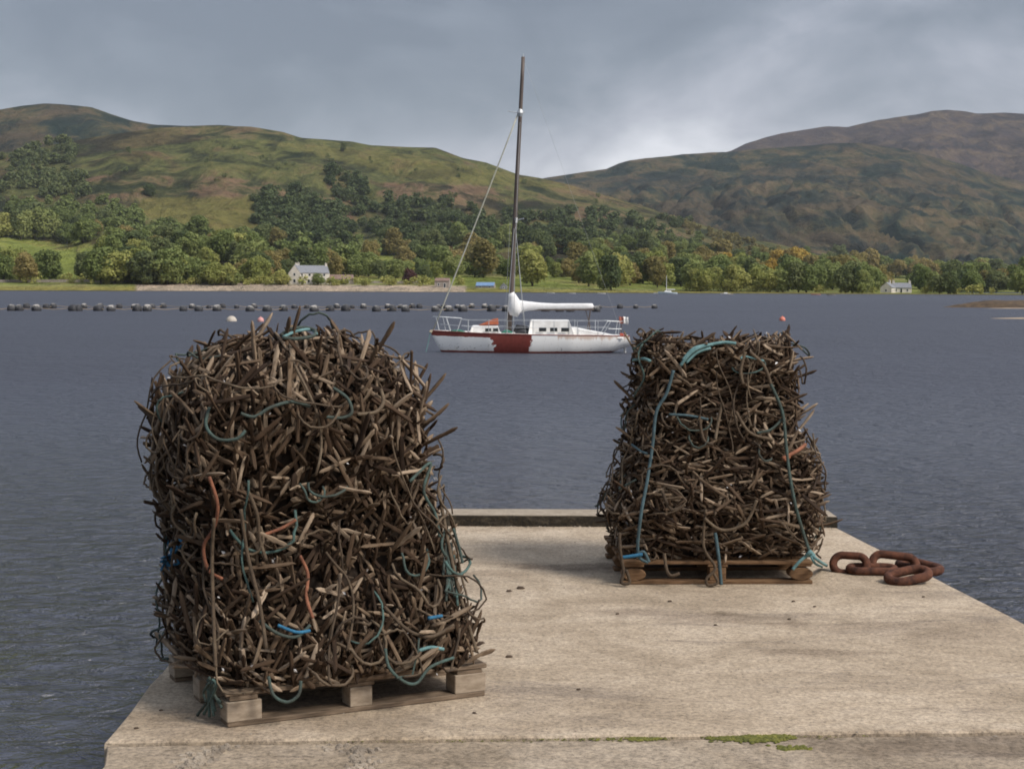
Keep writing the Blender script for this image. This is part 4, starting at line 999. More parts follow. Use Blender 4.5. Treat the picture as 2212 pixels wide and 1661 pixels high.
m_ = MB(); m_.tube([(bx(1343), -.2, .74), (bx(1344), -.2, bz(682))], .018, 6); m_.build('flagstaff', M_spar, yacht)
M_ens = plain('faded_red_cloth', (.50, .14, .09), (.62, .22, .15), .8, 4, 0, 0)
def cloth(name, x0, x1, z0, z1, mat, ph):
    m_ = MB(); rows = [[(x0 + (x1 - x0) * i / 8, -.2 + .05 * math.sin(i * 1.1 + j * .5 + ph), z0 + (z1 - z0) * j / 4 - .03 * math.sin(i / 8 * 2)) for i in range(9)] for j in range(5)]; m_.grid(rows); o = m_.build(name, mat, yacht, True)
    md = o.modifiers.new('thick', 'SOLIDIFY'); md.thickness = .012; return o
cloth('flag', bx(1338), bx(1347), bz(696), bz(682), M_ens, 0); cloth('flag_band', bx(1347), bx(1358), bz(697), bz(682), M_white, 2.2)
m_ = MB(); m_.box((bx(1344), -.15, bz(727)), (.16, .26, .34)); m_.box((bx(1346), -.15, bz(738)), (.12, .12, .3)); m_.box((bx(1351), -.15, bz(724)), (.06, .22, .2)); o = m_.build('outboard_motor', plain('red_plastic', (.34, .06, .04), (.46, .1, .06), .5), yacht); bevelled(o, .02, 2)
m_ = MB(); m_.tube([(bx(1338), 0, .45), (bx(1352), 0, .2), (bx(1354), 0, -.5)], [.05, .06, .05], 6); m_.build('rudder_stock', M_white, yacht)
m_ = MB(); m_.tube([(bx(928), -.05, .9), (bx(923), -.1, .4), (bx(917), -.2, -.1)], .022, 6); m_.build('mooring_rope', M_lteal, yacht)
m_ = MB(); m_.tube([(bx(926), -.06, .90), (bx(929), -.06, .86), (bx(931), -.06, .95)], .055, 8); m_.build('bow_roller', plain('cream_paint', (.5, .42, .28), (.62, .54, .4), .6), yacht)

# ------------------------------------------------------------------ the mussel floats
M_float = None
def float_mat():
    m, t, b = newmat('float_plastic'); v = objco(t); oi = N(t, 'ShaderNodeObjectInfo'); s_ = N(t, 'ShaderNodeSeparateXYZ'); LK(t, v, s_.inputs[0])
    n_ = noise(t, v, 4, 5, .6)
    k = math_n(t, 'ADD', math_n(t, 'MULTIPLY', s_.outputs[2], 1.5), math_n(t, 'MULTIPLY', math_n(t, 'SUBTRACT', n_, .5), 1.1))  # paler with height: the sunlit top is painted into the float colour
    k = math_n(t, 'ADD', k, math_n(t, 'MULTIPLY', math_n(t, 'SUBTRACT', oi.outputs['Random'], .5), .35))
    LK(t, ramp(t, k, [(.42, (.030, .030, .033)), (.60, (.09, .085, .08)), (.78, (.40, .37, .33))]), b.inputs['Base Color']); b.inputs['Roughness'].default_value = .7; return m
M_float = float_mat()
def float_mesh():
    m_ = MB(); rows = []
    for i, (x, r0) in enumerate(((-.42, .10), (-.40, .22), (-.33, .32), (-.18, .38), (0, .385), (.18, .38), (.33, .32), (.40, .22), (.42, .10))):
        rows.append([(x, r0 * math.cos(2 * math.pi * j / 14), .1 + r0 * math.sin(2 * math.pi * j / 14)) for j in range(15)])
    m_.grid(rows); m_.add([p for p in rows[0][:14]], [tuple(range(14))]); m_.add([p for p in rows[-1][:14]], [tuple(reversed(range(14)))])
    return m_.mesh('mussel_float', M_float, True)
FM = float_mesh()
front = [-20, 25, 42, 79, 158, 168, 212, 240, 296, 318, 396, 429, 469, 540, 577, 612, 679, 713, 747, 813, 846, 876, 940, 969, 1000, 1062, 1093, 1178, 1209, 1232, 1288]
back = [58, 100, 115, 182, 258, 217, 290, 329, 353, 415, 451, 481, 511, 549, 636, 662, 727, 761, 785, 837, 866, 891, 906, 947, 960, 988, 1019, 1047, 1074, 1160, 1245, 1295, 1339, 1373, 1414]
def fl_y(p, row): return (670 + (p - 42) * .0018) if row == 0 else (664.3 + (p - 42) * .0005)
line = {0: [], 1: []}
for row, lst in ((0, front), (1, back)):
    for k, p in enumerate(sorted(lst)):
        q = at(p, fl_y(p, row) + rng.uniform(-.6, .6) + 1.5, WZ); o = link('mussel_float', FM); o.location = q + Vector((0, 0, .05))
        s_ = rng.uniform(1.05, 1.25) if row == 0 else rng.uniform(.72, 1.0); o.scale = (s_ * .92, s_, s_ * rng.uniform(1.0, 1.2)); o.rotation_euler = (rng.uniform(-.12, .12), rng.uniform(-.15, .15), rng.uniform(-.9, .9))
        if row == 0: tag(o, 'larger mussel float of the near row on the loch, %s from the left' % ORD[k], 'float', 'floats of the near mussel line')
        else: tag(o, 'small dark mussel float of the far row, %s from the left' % ORD[k], 'float', 'floats of the far mussel line')
        line[row].append(Vector((q.x, q.y, WZ + .30)))
M_line = plain('tan_headline', (.24, .18, .12), (.36, .28, .19), .9, 2, 0, 0)
for row in (0, 1):
    m_ = MB(); pts = []
    L__ = line[row]
    for a_, b_ in zip(L__[:-1], L__[1:]): pts += [a_, (a_ + b_) / 2 - Vector((0, 0, .14))]
    pts.append(L__[-1]); m_.tube(pts, .035 if row == 0 else .03, 5); o = m_.build('headline_rope', M_line)
    tag(o, 'tan headline rope joining the near row of mussel floats' if row == 0 else 'tan headline rope joining the far row of mussel floats', 'rope')
def round_buoy(px_, py_, rad, mat, label, half=False):
    m_ = MB(); rows = []
    for i in range(9):
        a_ = (0 if half else -.9) + (math.pi / 2 + (0 if half else .9)) * i / 8
        rows.append([(rad * math.cos(a_) * math.cos(2 * math.pi * j / 16), rad * math.cos(a_) * math.sin(2 * math.pi * j / 16), rad * math.sin(a_) + (0 if half else rad * .35)) for j in range(17)])
    m_.grid(rows)
    if not half: m_.tube([(0, 0, rad * 1.2), (0, 0, rad * 1.55)], .05, 6)
    o = m_.build('mooring_buoy', mat, None, True); o.location = at(px_, py_, WZ); return tag(o, label, 'buoy')
M_pink = plain('faded_pink_plastic', (.50, .22, .20), (.62, .34, .31), .6, 3, 0, 0)
M_cream = plain('cream_plastic', (.36, .31, .25), (.50, .45, .38), .6, 3, 0, 0)
round_buoy(500, 694, .42, M_cream, 'cream dome shaped buoy floating behind the near pile', True)
round_buoy(563, 695, .26, M_pink, 'small pink mooring buoy to the right of the cream dome buoy')
round_buoy(1690, 693, .26, plain('orange_plastic', (.55, .16, .11), (.66, .24, .17), .6, 3, 0, 0), 'small orange mooring buoy on open water above the far pile')

# ------------------------------------------------------------------ trees
def leaf_mat(name, c1, c2, c3):
    m, t, b = newmat(name); oi = N(t, 'ShaderNodeObjectInfo'); g = N(t, 'ShaderNodeNewGeometry')
    a_ = N(t, 'ShaderNodeAttribute', attribute_name='tint').outputs['Fac']
    n_ = noise(t, g.outputs['Position'], .22, 3, .6)
    k = math_n(t, 'ADD', math_n(t, 'MULTIPLY', n_, .42), math_n(t, 'ADD', math_n(t, 'MULTIPLY', oi.outputs['Random'], .36), math_n(t, 'MULTIPLY', a_, .28)))
    LK(t, ramp(t, k, [(.25, c1), (.52, c2), (.80, c3)]), b.inputs['Base Color'])
    b.inputs['Roughness'].default_value = .8; b.inputs['Specular IOR Level'].default_value = .15
    tr = N(t, 'ShaderNodeBsdfTranslucent'); LK(t, ramp(t, k, [(.25, c1), (.52, c2), (.80, c3)]), tr.inputs[0])
    mx = N(t, 'ShaderNodeMixShader', i_0=.33); LK(t, b.outputs[0], mx.inputs[1]); LK(t, tr.outputs[0], mx.inputs[2])
    LK(t, mx.outputs[0], t.nodes['Material Output'].inputs[0]); return m
SPEC = {'green': leaf_mat('green_leaves', (0.103, 0.133, 0.040), (0.187, 0.226, 0.073), (0.288, 0.304, 0.107)),
        'light': leaf_mat('light_green_leaves', (0.171, 0.196, 0.055), (0.280, 0.296, 0.085), (0.407, 0.386, 0.127)),
        'dark': leaf_mat('dark_green_leaves', (0.064, 0.090, 0.036), (0.118, 0.146, 0.059), (0.187, 0.203, 0.082)),
        'olive': leaf_mat('olive_leaves', (0.164, 0.146, 0.052), (0.258, 0.215, 0.079), (0.352, 0.275, 0.110)),
        'gold': leaf_mat('golden_leaves', (0.312, 0.207, 0.048), (0.436, 0.296, 0.067), (0.500, 0.371, 0.103)),
        'copper': leaf_mat('copper_leaves', (0.055, 0.028, 0.028), (0.098, 0.045, 0.043), (0.152, 0.069, 0.059))}
M_bark = plain('bark', (.045, .036, .028), (.10, .082, .066), .95, 3, 0, 0)
def crown_arrays(seed, shape, ncard):
    """cards of leaves spread over several lobes; unit height, base at z=0"""
    r_ = np.random.default_rng(seed); lobes = []
    if shape == 'round':
        nl_ = 17
        for i in range(nl_):
            a_ = r_.uniform(0, 6.28); z_ = r_.uniform(.14, .82); rr_ = .32 * math.sqrt(max(.05, 1 - ((z_ - .5) / .45) ** 2)) * r_.uniform(.5, 1.0)
            lobes.append((rr_ * math.cos(a_), rr_ * math.sin(a_), z_, r_.uniform(.13, .21)))
        lobes.append((0, 0, .42, .34)); lobes.append((0, 0, .70, .25)); lobes.append((0, 0, .22, .22))
    elif shape == 'wide':
        for i in range(15):
            a_ = r_.uniform(0, 6.28); z_ = r_.uniform(.14, .78); rr_ = .45 * math.sqrt(max(.05, 1 - ((z_ - .42) / .5) ** 2)) * r_.uniform(.4, 1.0)
            lobes.append((rr_ * math.cos(a_), rr_ * math.sin(a_), z_, r_.uniform(.14, .22)))
        lobes.append((0, 0, .48, .36)); lobes.append((0, 0, .25, .30))
    else:
        for i in range(14):
            z_ = .16 + .78 * i / 13; q = (1 - z_) * .30 + .03; a_ = r_.uniform(0, 6.28)
            lobes.append((q * .5 * math.cos(a_), q * .5 * math.sin(a_), z_ * .95, q * .8 + .035))
    wts = np.array([l[3] ** 2 for l in lobes]); wts /= wts.sum()
    idx = r_.choice(len(lobes), ncard, p=wts); Lb = np.array(lobes)[idx]
    d = r_.normal(size=(ncard, 3)); d /= np.linalg.norm(d, axis=1)[:, None]; d[:, 2] = np.where(d[:, 2] < -.55, -d[:, 2], d[:, 2])
    rad = r_.uniform(.72, 1.06, ncard)[:, None]
    C = Lb[:, :3] + d * Lb[:, 3:4] * rad
    C[:, 2] = np.clip(C[:, 2], .05, None)
    nrm = d + r_.normal(scale=.45, size=(ncard, 3)); nrm /= np.linalg.norm(nrm, axis=1)[:, None]
    u = np.cross(nrm, r_.normal(size=(ncard, 3))); u /= np.linalg.norm(u, axis=1)[:, None]; v_ = np.cross(nrm, u)
    s_ = r_.uniform(.013, .032, ncard)[:, None]
    q = [C + (u * a_ + v_ * b_) * s_ + nrm * s_ * c_ for a_, b_, c_ in ((-1, -.7, -.2), (.9, -1, .15), (1, .8, -.2), (-.8, 1, .15))]
    V = np.stack(q, 1).reshape(-1, 3); tint = np.repeat(np.clip(r_.normal(.5, .22, ncard) + (idx % 3 - 1) * .12, 0, 1), 4)
    Fq = np.arange(ncard * 4).reshape(-1, 4); return V, Fq, tint
CR = {}
for sh in ('round', 'wide', 'spire'):
    for k in range(3): CR[(sh, k)] = crown_arrays(100 + k + len(sh) * 7, sh, 3200)
def trunk_arrays():
    m_ = MB(); m_.tube([(0, 0, -.03), (.005, 0, .2), (0, .005, .5), (.01, 0, .7)], [.030, .024, .016, .008], 6, caps=False)
    for a_ in (0, 2.1, 4.2): m_.tube([(0, 0, .3), (.08 * math.cos(a_), .08 * math.sin(a_), .45), (.18 * math.cos(a_), .18 * math.sin(a_), .6)], [.013, .009, .004], 5, caps=False)
    return m_
TRK = trunk_arrays(); TRUNK_ME = TRK.mesh('trunk', M_bark, True)
TREE_ME = {}
def tree_mesh(sh, k, sp):
    key = (sh, k, sp)
    if key not in TREE_ME:
        V, Fq, ti = CR[(sh, k)]; tv = np.array(TRK.v); tf = np.array(TRK.f) + len(V)
        me = np_mesh('tree', np.concatenate([V, tv]), np.concatenate([Fq, tf]), [SPEC[sp], M_bark], False, {'tint': ('FLOAT', np.concatenate([ti, np.zeros(len(tv))]))})
        mi = np.zeros(len(me.polygons), dtype=np.int32); mi[len(Fq):] = 1; me.polygons.foreach_set('material_index', mi); TREE_ME[key] = me
    return TREE_ME[key]
CROWN_ME = {}
def place_tree(px_, base, hpx, sp, sh, label, group=None, wide=1.0, parts=False, r=None):
    q, r0 = solve(px_, base); h = hpx / F * r0
    k = rng.randrange(3)
    if parts:
        o = empty('tree', q, rng.uniform(0, 6.28))
        key = (sh, k, sp, 'c')
        if key not in CROWN_ME: V, Fq, ti = CR[(sh, k)]; CROWN_ME[key] = np_mesh('crown', V, Fq, SPEC[sp], False, {'tint': ('FLOAT', ti)})
        link('crown', CROWN_ME[key], o); link('trunk', TRUNK_ME, o)
    else: o = link('tree', tree_mesh(sh, k, sp)); o.location = q
    o.location.z -= 0.02 * h; o.rotation_euler = (rng.uniform(-.05, .05), rng.uniform(-.05, .05), rng.uniform(0, 6.28)); s_ = h * rng.uniform(.97, 1.05)
    o.scale = (s_ * wide, s_ * wide, s_); return tag(o, label, 'tree', group)

for (p_, b_, h_, sp, sh, wd, lb) in (
    (187, 608, 66, 'dark', 'round', 1.0, 'lone round dark green tree in the bright meadow on the far left shore'),
    (322, 426, 32, 'dark', 'wide', .9, 'single dark bushy tree alone on the reddish bracken hillside'),
    (885, 614, 38, 'copper', 'wide', .85, 'dark purple copper beech right of the white farmhouse'),
    (1205, 545, 40, 'gold', 'round', .95, 'golden yellow tree standing out of the dark wood right of the mast'),
    (800, 566, 54, 'olive', 'wide', .8, 'broad yellowish green tree on the knoll above the farmhouse'),
    (1045, 600, 86, 'olive', 'round', 1.1, 'big rounded olive green tree left of the yacht mast'),
    (1150, 618, 78, 'light', 'round', 1.05, 'pale round tree right behind the yacht mast on the far shore'),
    (742, 328, 20, 'dark', 'round', .8, 'tiny dark tree on the skyline of the left hill'),
    (2118, 600, 46, 'light', 'round', 1.2, 'bright yellow green tree near the right end of the shore wood'),
    (1855, 640, 62, 'dark', 'round', .8, 'dark narrow tree at the water edge left of the white cottages'),
    (1320, 632, 84, 'dark', 'round', .75, 'tall dark green tree standing above its neighbours right of the yacht boom'),
    (1303, 634, 52, 'green', 'round', .8, 'mid green bushy tree beside the tall dark one on the lawn edge'),
    (1815, 570, 44, 'dark', 'wide', .8, 'tall dark broad tree rising above the right shore wood'),
    (1970, 592, 42, 'olive', 'wide', .85, 'russet topped broad tree behind the white cottages'),
    (350, 612, 70, 'dark', 'round', 1.0, 'dark round tree at the heart of the big left shore wood'),
(606, 616, 38, 'light', 'wide', 1.0, 'pale green bushy tree in front of the left end of the farmhouse'),
    (687, 616.5, 29, 'green', 'wide', 1.1, 'low green tree in front of the middle of the farmhouse'),
    (722, 617, 17, 'light', 'wide', 1.2, 'pale bush in front of the long outbuilding beside the farmhouse'),
    (1420, 622, 62, 'olive', 'round', .75, 'faded brownish tree behind the small anchored yacht')):
    place_tree(p_, b_, h_, sp, sh, lb, None, wd, True)
ZONES = (
    # x0, x1, base0, base1, h0, h1, n, species, label, group
    (-60, 112, 604, 614, 48, 72, 9, ['green', 'green', 'light', 'olive'], 'in the clump at the far left shore', 'trees at the left end of the far shore'),
    (-60, 120, 512, 524, 44, 74, 9, ['green', 'light', 'dark'], 'in the clump above the left meadow', 'trees above the left meadow'),
    (120, 240, 490, 530, 34, 60, 9, ['dark', 'olive', 'green'], 'on the slope at the upper meadow edge', 'trees at the upper edge of the meadow'),
    (212, 420, 606, 616, 50, 84, 15, ['green', 'green', 'dark', 'light'], 'at the shore left of the farmhouse', 'front trees of the wood left of the farmhouse'),
    (225, 560, 562, 592, 48, 80, 22, ['green', 'olive', 'dark', 'light', 'green'], 'in the middle wood left of the farmhouse', 'middle trees of the wood left of the farmhouse'),
    (240, 600, 520, 560, 36, 64, 22, ['green', 'olive', 'dark', 'green'], 'high behind the wood left of the farmhouse', 'back trees of the wood left of the farmhouse'),
    (420, 580, 606, 617, 26, 66, 13, ['light', 'green', 'olive'], 'low beside the left side of the farmhouse', 'shore trees just left of the farmhouse'),
    (560, 740, 570, 598, 34, 62, 15, ['olive', 'green', 'dark'], 'directly behind the white farmhouse', 'trees behind the farmhouse'),
    (735, 1000, 592, 606, 34, 56, 15, ['green', 'green', 'light', 'dark'], 'between the farmhouse and the stone shed', 'trees between the farmhouse and the stone shed'),
    (820, 1040, 540, 580, 34, 62, 15, ['olive', 'dark', 'green'], 'on the slope above the stone shed', 'trees above the stone shed'),
    (1000, 1260, 575, 606, 34, 66, 15, ['olive', 'green', 'light', 'dark'], 'low behind the moored yacht', 'trees behind the moored yacht'),
    (1090, 1300, 525, 560, 36, 60, 13, ['olive', 'green', 'dark'], 'high on the slope behind the yacht mast', 'upper trees behind the moored yacht'),
    (1240, 1500, 600, 622, 44, 80, 20, ['green', 'olive', 'dark', 'light'], 'at the shore right of the yacht boom', 'shore trees right of the yacht'),
    (1230, 1560, 540, 580, 34, 56, 19, ['dark', 'green', 'olive'], 'on the rise above the anchored boats', 'upper trees above the anchored boats'),
    (1490, 1900, 622, 636, 48, 76, 30, ['green', 'green', 'olive', 'dark', 'light'], 'in front of the wood left of the cottages', 'front trees of the right shore wood'),
    (1500, 1900, 590, 616, 44, 68, 26, ['olive', 'olive', 'green', 'gold', 'light'], 'in the back row left of the cottages', 'back trees of the right shore wood'),
    (1560, 1800, 560, 585, 28, 42, 14, ['olive', 'green', 'dark'], 'in the top row of the right wood', 'top row trees of the right shore wood'),
    (1905, 2000, 592, 602, 28, 46, 6, ['green', 'olive'], 'behind the field above the white cottages', 'trees behind the cottages'),
    (1975, 2260, 622, 638, 42, 72, 19, ['green', 'olive', 'dark', 'green'], 'at the shore right of the cottages', 'front trees right of the cottages'),
    (1980, 2260, 598, 615, 34, 52, 15, ['olive', 'dark', 'green', 'light'], 'in the back row right of the cottages', 'back trees right of the cottages'))
ADJ = {'green': 'mid green', 'light': 'pale green', 'dark': 'dark green', 'olive': 'olive', 'gold': 'golden'}
for (x0, x1, b0, b1, h0, h1, n, sps, lb, gr) in ZONES:
    cnt = {}
    for i in range(n):
        p_ = x0 + (x1 - x0) * (i + rng.uniform(.1, .9)) / n
        sh = rng.choice(['round', 'round', 'wide']); sp = rng.choice(sps); k = cnt.get(sp, 0); cnt[sp] = k + 1
        place_tree(p_, rng.uniform(b0, b1), rng.uniform(h0, h1), sp, sh, '%s %s tree from the left %s' % (ORD[k], ADJ[sp], lb), gr, rng.uniform(.85, 1.2))
# woods and scrub on the hillside, each one mass
def wood(label, polys, n, h0, h1, sp, ncard=190):
    VS = []; TI = []
    allp = []
    for poly in polys:
        xs = [a for a, _ in poly]; ys = [b for _, b in poly]; allp.append((poly, min(xs), max(xs), min(ys), max(ys), (max(xs) - min(xs)) * (max(ys) - min(ys))))
    tot = sum(a[5] for a in allp)
    for a in allp:
        need = max(1, int(n * a[5] / tot)); got = 0; tries = 0
        while got < need and tries < need * 20:
            tries += 1; x, y = rng.uniform(a[1], a[2]), rng.uniform(a[3], a[4])
            if not inpoly(np.array([x]), np.array([y]), a[0])[0]: continue
            q, r0 = solve(x, y); got += 1
            V, Fq, ti = CR[(rng.choice(['round', 'wide']), rng.randrange(3))]; st = rng.randrange(3200 - ncard)
            vv = V[st * 4:(st + ncard) * 4]; h = rng.uniform(h0, h1); c_ = vv.reshape(-1, 4, 3).mean(1, keepdims=True)
            vv = (c_ + (vv.reshape(-1, 4, 3) - c_) * 3.0).reshape(-1, 3)
            VS.append(vv * np.array([h * 1.15, h * 1.15, h]) + np.array(q) - np.array([0, 0, .05 * h])); TI.append(np.clip(ti[st * 4:(st + ncard) * 4] + rng.uniform(-.4, .3), 0, 1))
    V = np.concatenate(VS); o = link('hillside_wood', np_mesh('hillside_wood', V, np.arange(len(V)).reshape(-1, 4), SPEC[sp], False, {'tint': ('FLOAT', np.concatenate(TI))}))
    tag(o, label, 'wood', None, 'stuff')
wood('dark wood on the upper left hillside above the meadow', [[(22, 345), (60, 330), (190, 385), (185, 425), (120, 440), (22, 400)], [(-120, 330), (22, 345), (22, 440), (-120, 430)], [(60, 300), (180, 310), (150, 360), (40, 345)]], 135, 9, 17, 'dark')
wood('dark wood running up the hillside behind the farmhouse', [[(540, 420), (640, 415), (760, 470), (780, 520), (640, 540), (540, 500)], [(700, 330 + 40), (780, 375), (800, 450), (720, 430)]], 140, 9, 17, 'dark')
wood('dark green wood across the middle hillside behind the yacht', [[(760, 440), (900, 430), (1100, 470), (1120, 530), (900, 540), (780, 500)], [(1120, 462), (1260, 455), (1480, 480), (1500, 500), (1330, 530), (1120, 520)]], 215, 9, 16, 'dark')
wood('mid green scrub wood on the lower slopes of the left hill', [[(22, 440), (260, 440), (420, 510), (560, 540), (560, 560), (200, 500), (22, 470)], [(560, 520), (760, 520), (860, 560), (600, 575)], [(860, 520), (1110, 520), (1110, 560), (860, 570)], [(1110, 520), (1500, 510), (1560, 545), (1110, 560)]], 250, 7, 13, 'green')
BUSH = []
for (x, y, n_) in ((300, 330, 4), (150, 345, 4), (420, 345, 3), (505, 322, 4), (560, 340, 3), (620, 360, 4), (705, 345, 3), (820, 350, 3), (760, 395, 3), (1010, 375, 3), (960, 420, 5), (250, 372, 3), (1150, 400, 4), (1290, 430, 4), (885, 372, 2), (480, 385, 2)):
    BUSH.append([(x - 26, y - 6), (x + 26, y - 4), (x + 30, y + 8), (x - 20, y + 9)])
wood('scattered dark bushes dotted over the open left hillside', BUSH, 58, 2.5, 8, 'dark', 90)
wood('thin line of small trees on the falling ridge to the right', [[(1400, 462), (1540, 500), (1640, 530), (1600, 535), (1480, 495)], [(1480, 505), (1700, 545), (1800, 570), (1600, 560)]], 90, 6, 11, 'olive')
# bushes along the shore
wood('low bushes and hedge along the far shore', [[(22, 606), (600, 608), (1000, 616), (1000, 620), (22, 614)], [(1480, 630), (1900, 634), (1900, 638), (1480, 635)], [(1970, 634), (2230, 637), (2230, 640), (1970, 638)]], 150, 2.0, 5.0, 'light', 90)

# ------------------------------------------------------------------ houses and shore things
M_render = plain('cream_render', (.52, .47, .40), (.66, .61, .53), .9, .8, 0, .1)
M_slate = plain('slate_roof', (.15, .155, .17), (.24, .245, .26), .8, 1.2, 0, .3, .03, (1, 1, 4))
M_stw = plain('rubble_stone_wall', (.20, .17, .145), (.38, .33, .285), .95, 1.6, 0, .5, .06)
M_broof = plain('brown_tile_roof', (.15, .095, .075), (.24, .165, .13), .9, 1.4, 0, .3, .03)
M_frame = plain('white_window_frame', (.68, .68, .66), (.78, .78, .76), .6, 2, 0, 0)
M_blueroof = plain('blue_sheet_roof', (.11, .19, .33), (.17, .27, .42), .5, 1, 0, .1)
def house(name, label, px_, base, W, D, Hw, Hr, rz, wallm, roofm, wins, chim=(), gable_front=False, r=None, Hz=None):
    q, r0 = solve(px_, base); root = empty(name, (q.x, q.y, q.z - .3), rz, label, 'building')
    m_ = MB(); m_.box((0, 0, Hw / 2), (W, D, Hw))
    for sx in (-1, 1): m_.add([(sx * W / 2, -D / 2, Hw), (sx * W / 2, D / 2, Hw), (sx * W / 2, 0, Hw + Hr), (sx * (W / 2 - .25), -D / 2, Hw), (sx * (W / 2 - .25), D / 2, Hw), (sx * (W / 2 - .25), 0, Hw + Hr)], [(0, 1, 2), (5, 4, 3), (0, 2, 5, 3), (1, 4, 5, 2)])
    m_.build('wall', wallm, root)
    m_ = MB(); ov = .25; k = Hr / (D / 2)
    for sy in (-1, 1):
        a_ = Vector((0, sy * (D / 2 + ov), Hw - ov * k + .06)); b_ = Vector((0, 0, Hw + Hr + .06)); up = Vector((0, 0, .14))
        vs = [Vector((sx * (W / 2 - .05), p.y, p.z)) + u_ for u_ in (Vector(), up) for sx, p in ((-1, a_), (1, a_), (1, b_), (-1, b_))]
        m_.add(vs, [(3, 2, 1, 0), (4, 5, 6, 7), (0, 1, 5, 4), (1, 2, 6, 5), (2, 3, 7, 6), (3, 0, 4, 7)])
    rf = m_.build('roof', roofm, root)
    for x in chim:
        m_ = MB(); m_.box((x, 0, Hw + Hr + .35), (.9, .7, 1.3)); m_.box((x, 0, Hw + Hr + 1.05), (1.05, .85, .12)); m_.tube([(x - .2, 0, Hw + Hr + 1.1), (x - .2, 0, Hw + Hr + 1.5)], .12, 8); m_.build('chimney', wallm, rf)
    for (side, u, z_, ww, wh) in wins:
        c = (u, -D / 2 - .02, z_) if side == 'f' else (-W / 2 - .02, u, z_)
        d1 = (ww, .08, wh) if side == 'f' else (.08, ww, wh); d2 = (ww - .22, .1, wh - .22) if side == 'f' else (.1, ww - .22, wh - .22)
        m_ = MB(); m_.box(c, d1); f_ = m_.build('window', M_frame, root); m_ = MB(); m_.box(c, d2); m_.build('pane', M_glass, f_)
    return root
house('farmhouse', 'white stone farmhouse with grey slate roof on the far left shore', 672, 613.5, 14.5, 7.0, 5.0, 3.0, R(22), M_render, M_slate,
      [('f', -5, 1.5, 1.1, 1.5), ('f', -2, 1.5, 1.1, 1.5), ('f', 1.5, 1.4, 1.1, 2.1), ('f', 4.8, 1.5, 1.1, 1.5), ('f', -5, 4.1, 1.1, 1.2), ('f', -1.6, 4.1, 1.1, 1.2), ('f', 1.6, 4.1, 1.1, 1.2), ('f', 4.9, 4.1, 1.1, 1.2), ('s', 0, 1.6, 1.1, 1.5), ('s', 0, 4.4, 1.0, 1.2)], (-6.5, 6.6))
hg = house('farmhouse_wing', 'gabled cream wing at the left end of the white farmhouse', 641, 614, 8.0, 5.2, 4.9, 3.4, R(84), M_render, M_slate, [('s', 0, 1.6, 1.2, 1.5), ('s', 0, 4.3, 1.0, 1.3)], (3.2,))
house('cottage', 'small pale cottage half hidden by trees left of the farmhouse', 575, 600, 5.0, 4.5, 3.2, 2.2, R(10), M_render, M_slate, [('f', -1, 1.6, .9, 1.1), ('f', 1.2, 1.6, .9, 1.1)], (-2.1,))
house('outbuilding', 'long low brown roofed outbuilding right of the farmhouse', 735, 613, 11.5, 5.0, 2.3, 1.7, R(4), M_stw, M_broof, [('f', -3.5, 1.2, .9, 1.1), ('f', 0, 1.1, 1.1, 1.9), ('f', 3.6, 1.2, .9, 1.1)], ())
house('stone_shed', 'square stone shed standing on the shore left of the yacht mast', 956, 621, 6.2, 5.0, 3.0, 1.1, R(-4), M_stw, M_broof, [('f', -1.4, 1.5, .9, 1.1), ('f', 1.2, 1.1, 1.0, 2.0)], ())
house('boat_shed', 'low boat shed with a bright blue sheet roof on the green lawn', 1049, 622, 8.0, 5.0, 1.1, 1.3, R(-6), M_stw, M_blueroof, [('f', -2, .6, 1.2, .7), ('f', 2, .6, 1.2, .7)], ())
house('hut', 'tiny grey gabled hut right beside the blue roofed boat shed', 1088, 625, 2.4, 2.8, 1.2, 1.4, R(86), M_slate, M_slate, [('s', 0, .8, .7, 1.0)], ())
house('white_cottage', 'low white cottage with gable end at the left of the right hand pair', 1918, 632.5, 6.5, 4.8, 2.5, 2.0, R(62), M_render, M_slate, [('s', 0, 1.3, .9, 1.1), ('f', -1.4, 1.3, .8, 1.0), ('f', 1.4, 1.3, .8, 1.0)], (2.5,))
house('white_cottage', 'longer white cottage with slate roof at the right of the pair', 1947, 632.5, 8.0, 4.8, 2.5, 1.9, R(-6), M_render, M_slate, [('f', -2.6, 1.4, .9, 1.1), ('f', -.4, 1.2, 1.0, 2.0), ('f', 2.2, 1.4, .9, 1.1), ('s', 0, 1.4, .9, 1.1)], (-3.4, 3.4))

# dry stone wall along the shore: stones in three courses
wall = empty('shore_wall', at_depth(300, 614, 690), 0, 'grey dry stone wall along the far shore below the left woods', 'wall')
wo_ = Vector(wall.location); m_ = MB(); cnt = 0
azs = np.linspace(math.atan2(ray(-60, 610).x, ray(-60, 610).y), math.atan2(ray(905, 610).x, ray(905, 610).y), 480)
for i, az in enumerate(azs):
    rr_ = 694 + 3 * math.sin(i * .03); x, y = rr_ * math.sin(az), rr_ * math.cos(az); z_ = ground_z(x, y)
    for c_ in range(3):
        j = rng.uniform(.75, 1.1); m_.box(Vector((x + rng.uniform(-.15, .15), y + rng.uniform(-.08, .08), z_ + .12 + c_ * .42)) - wo_, (.62 * j, .6 - .08 * c_, .40 * rng.uniform(.85, 1.1)), rng.uniform(-.1, .1))
o = m_.build('stone_courses', M_stw, wall); o['kind'] = 'stuff'

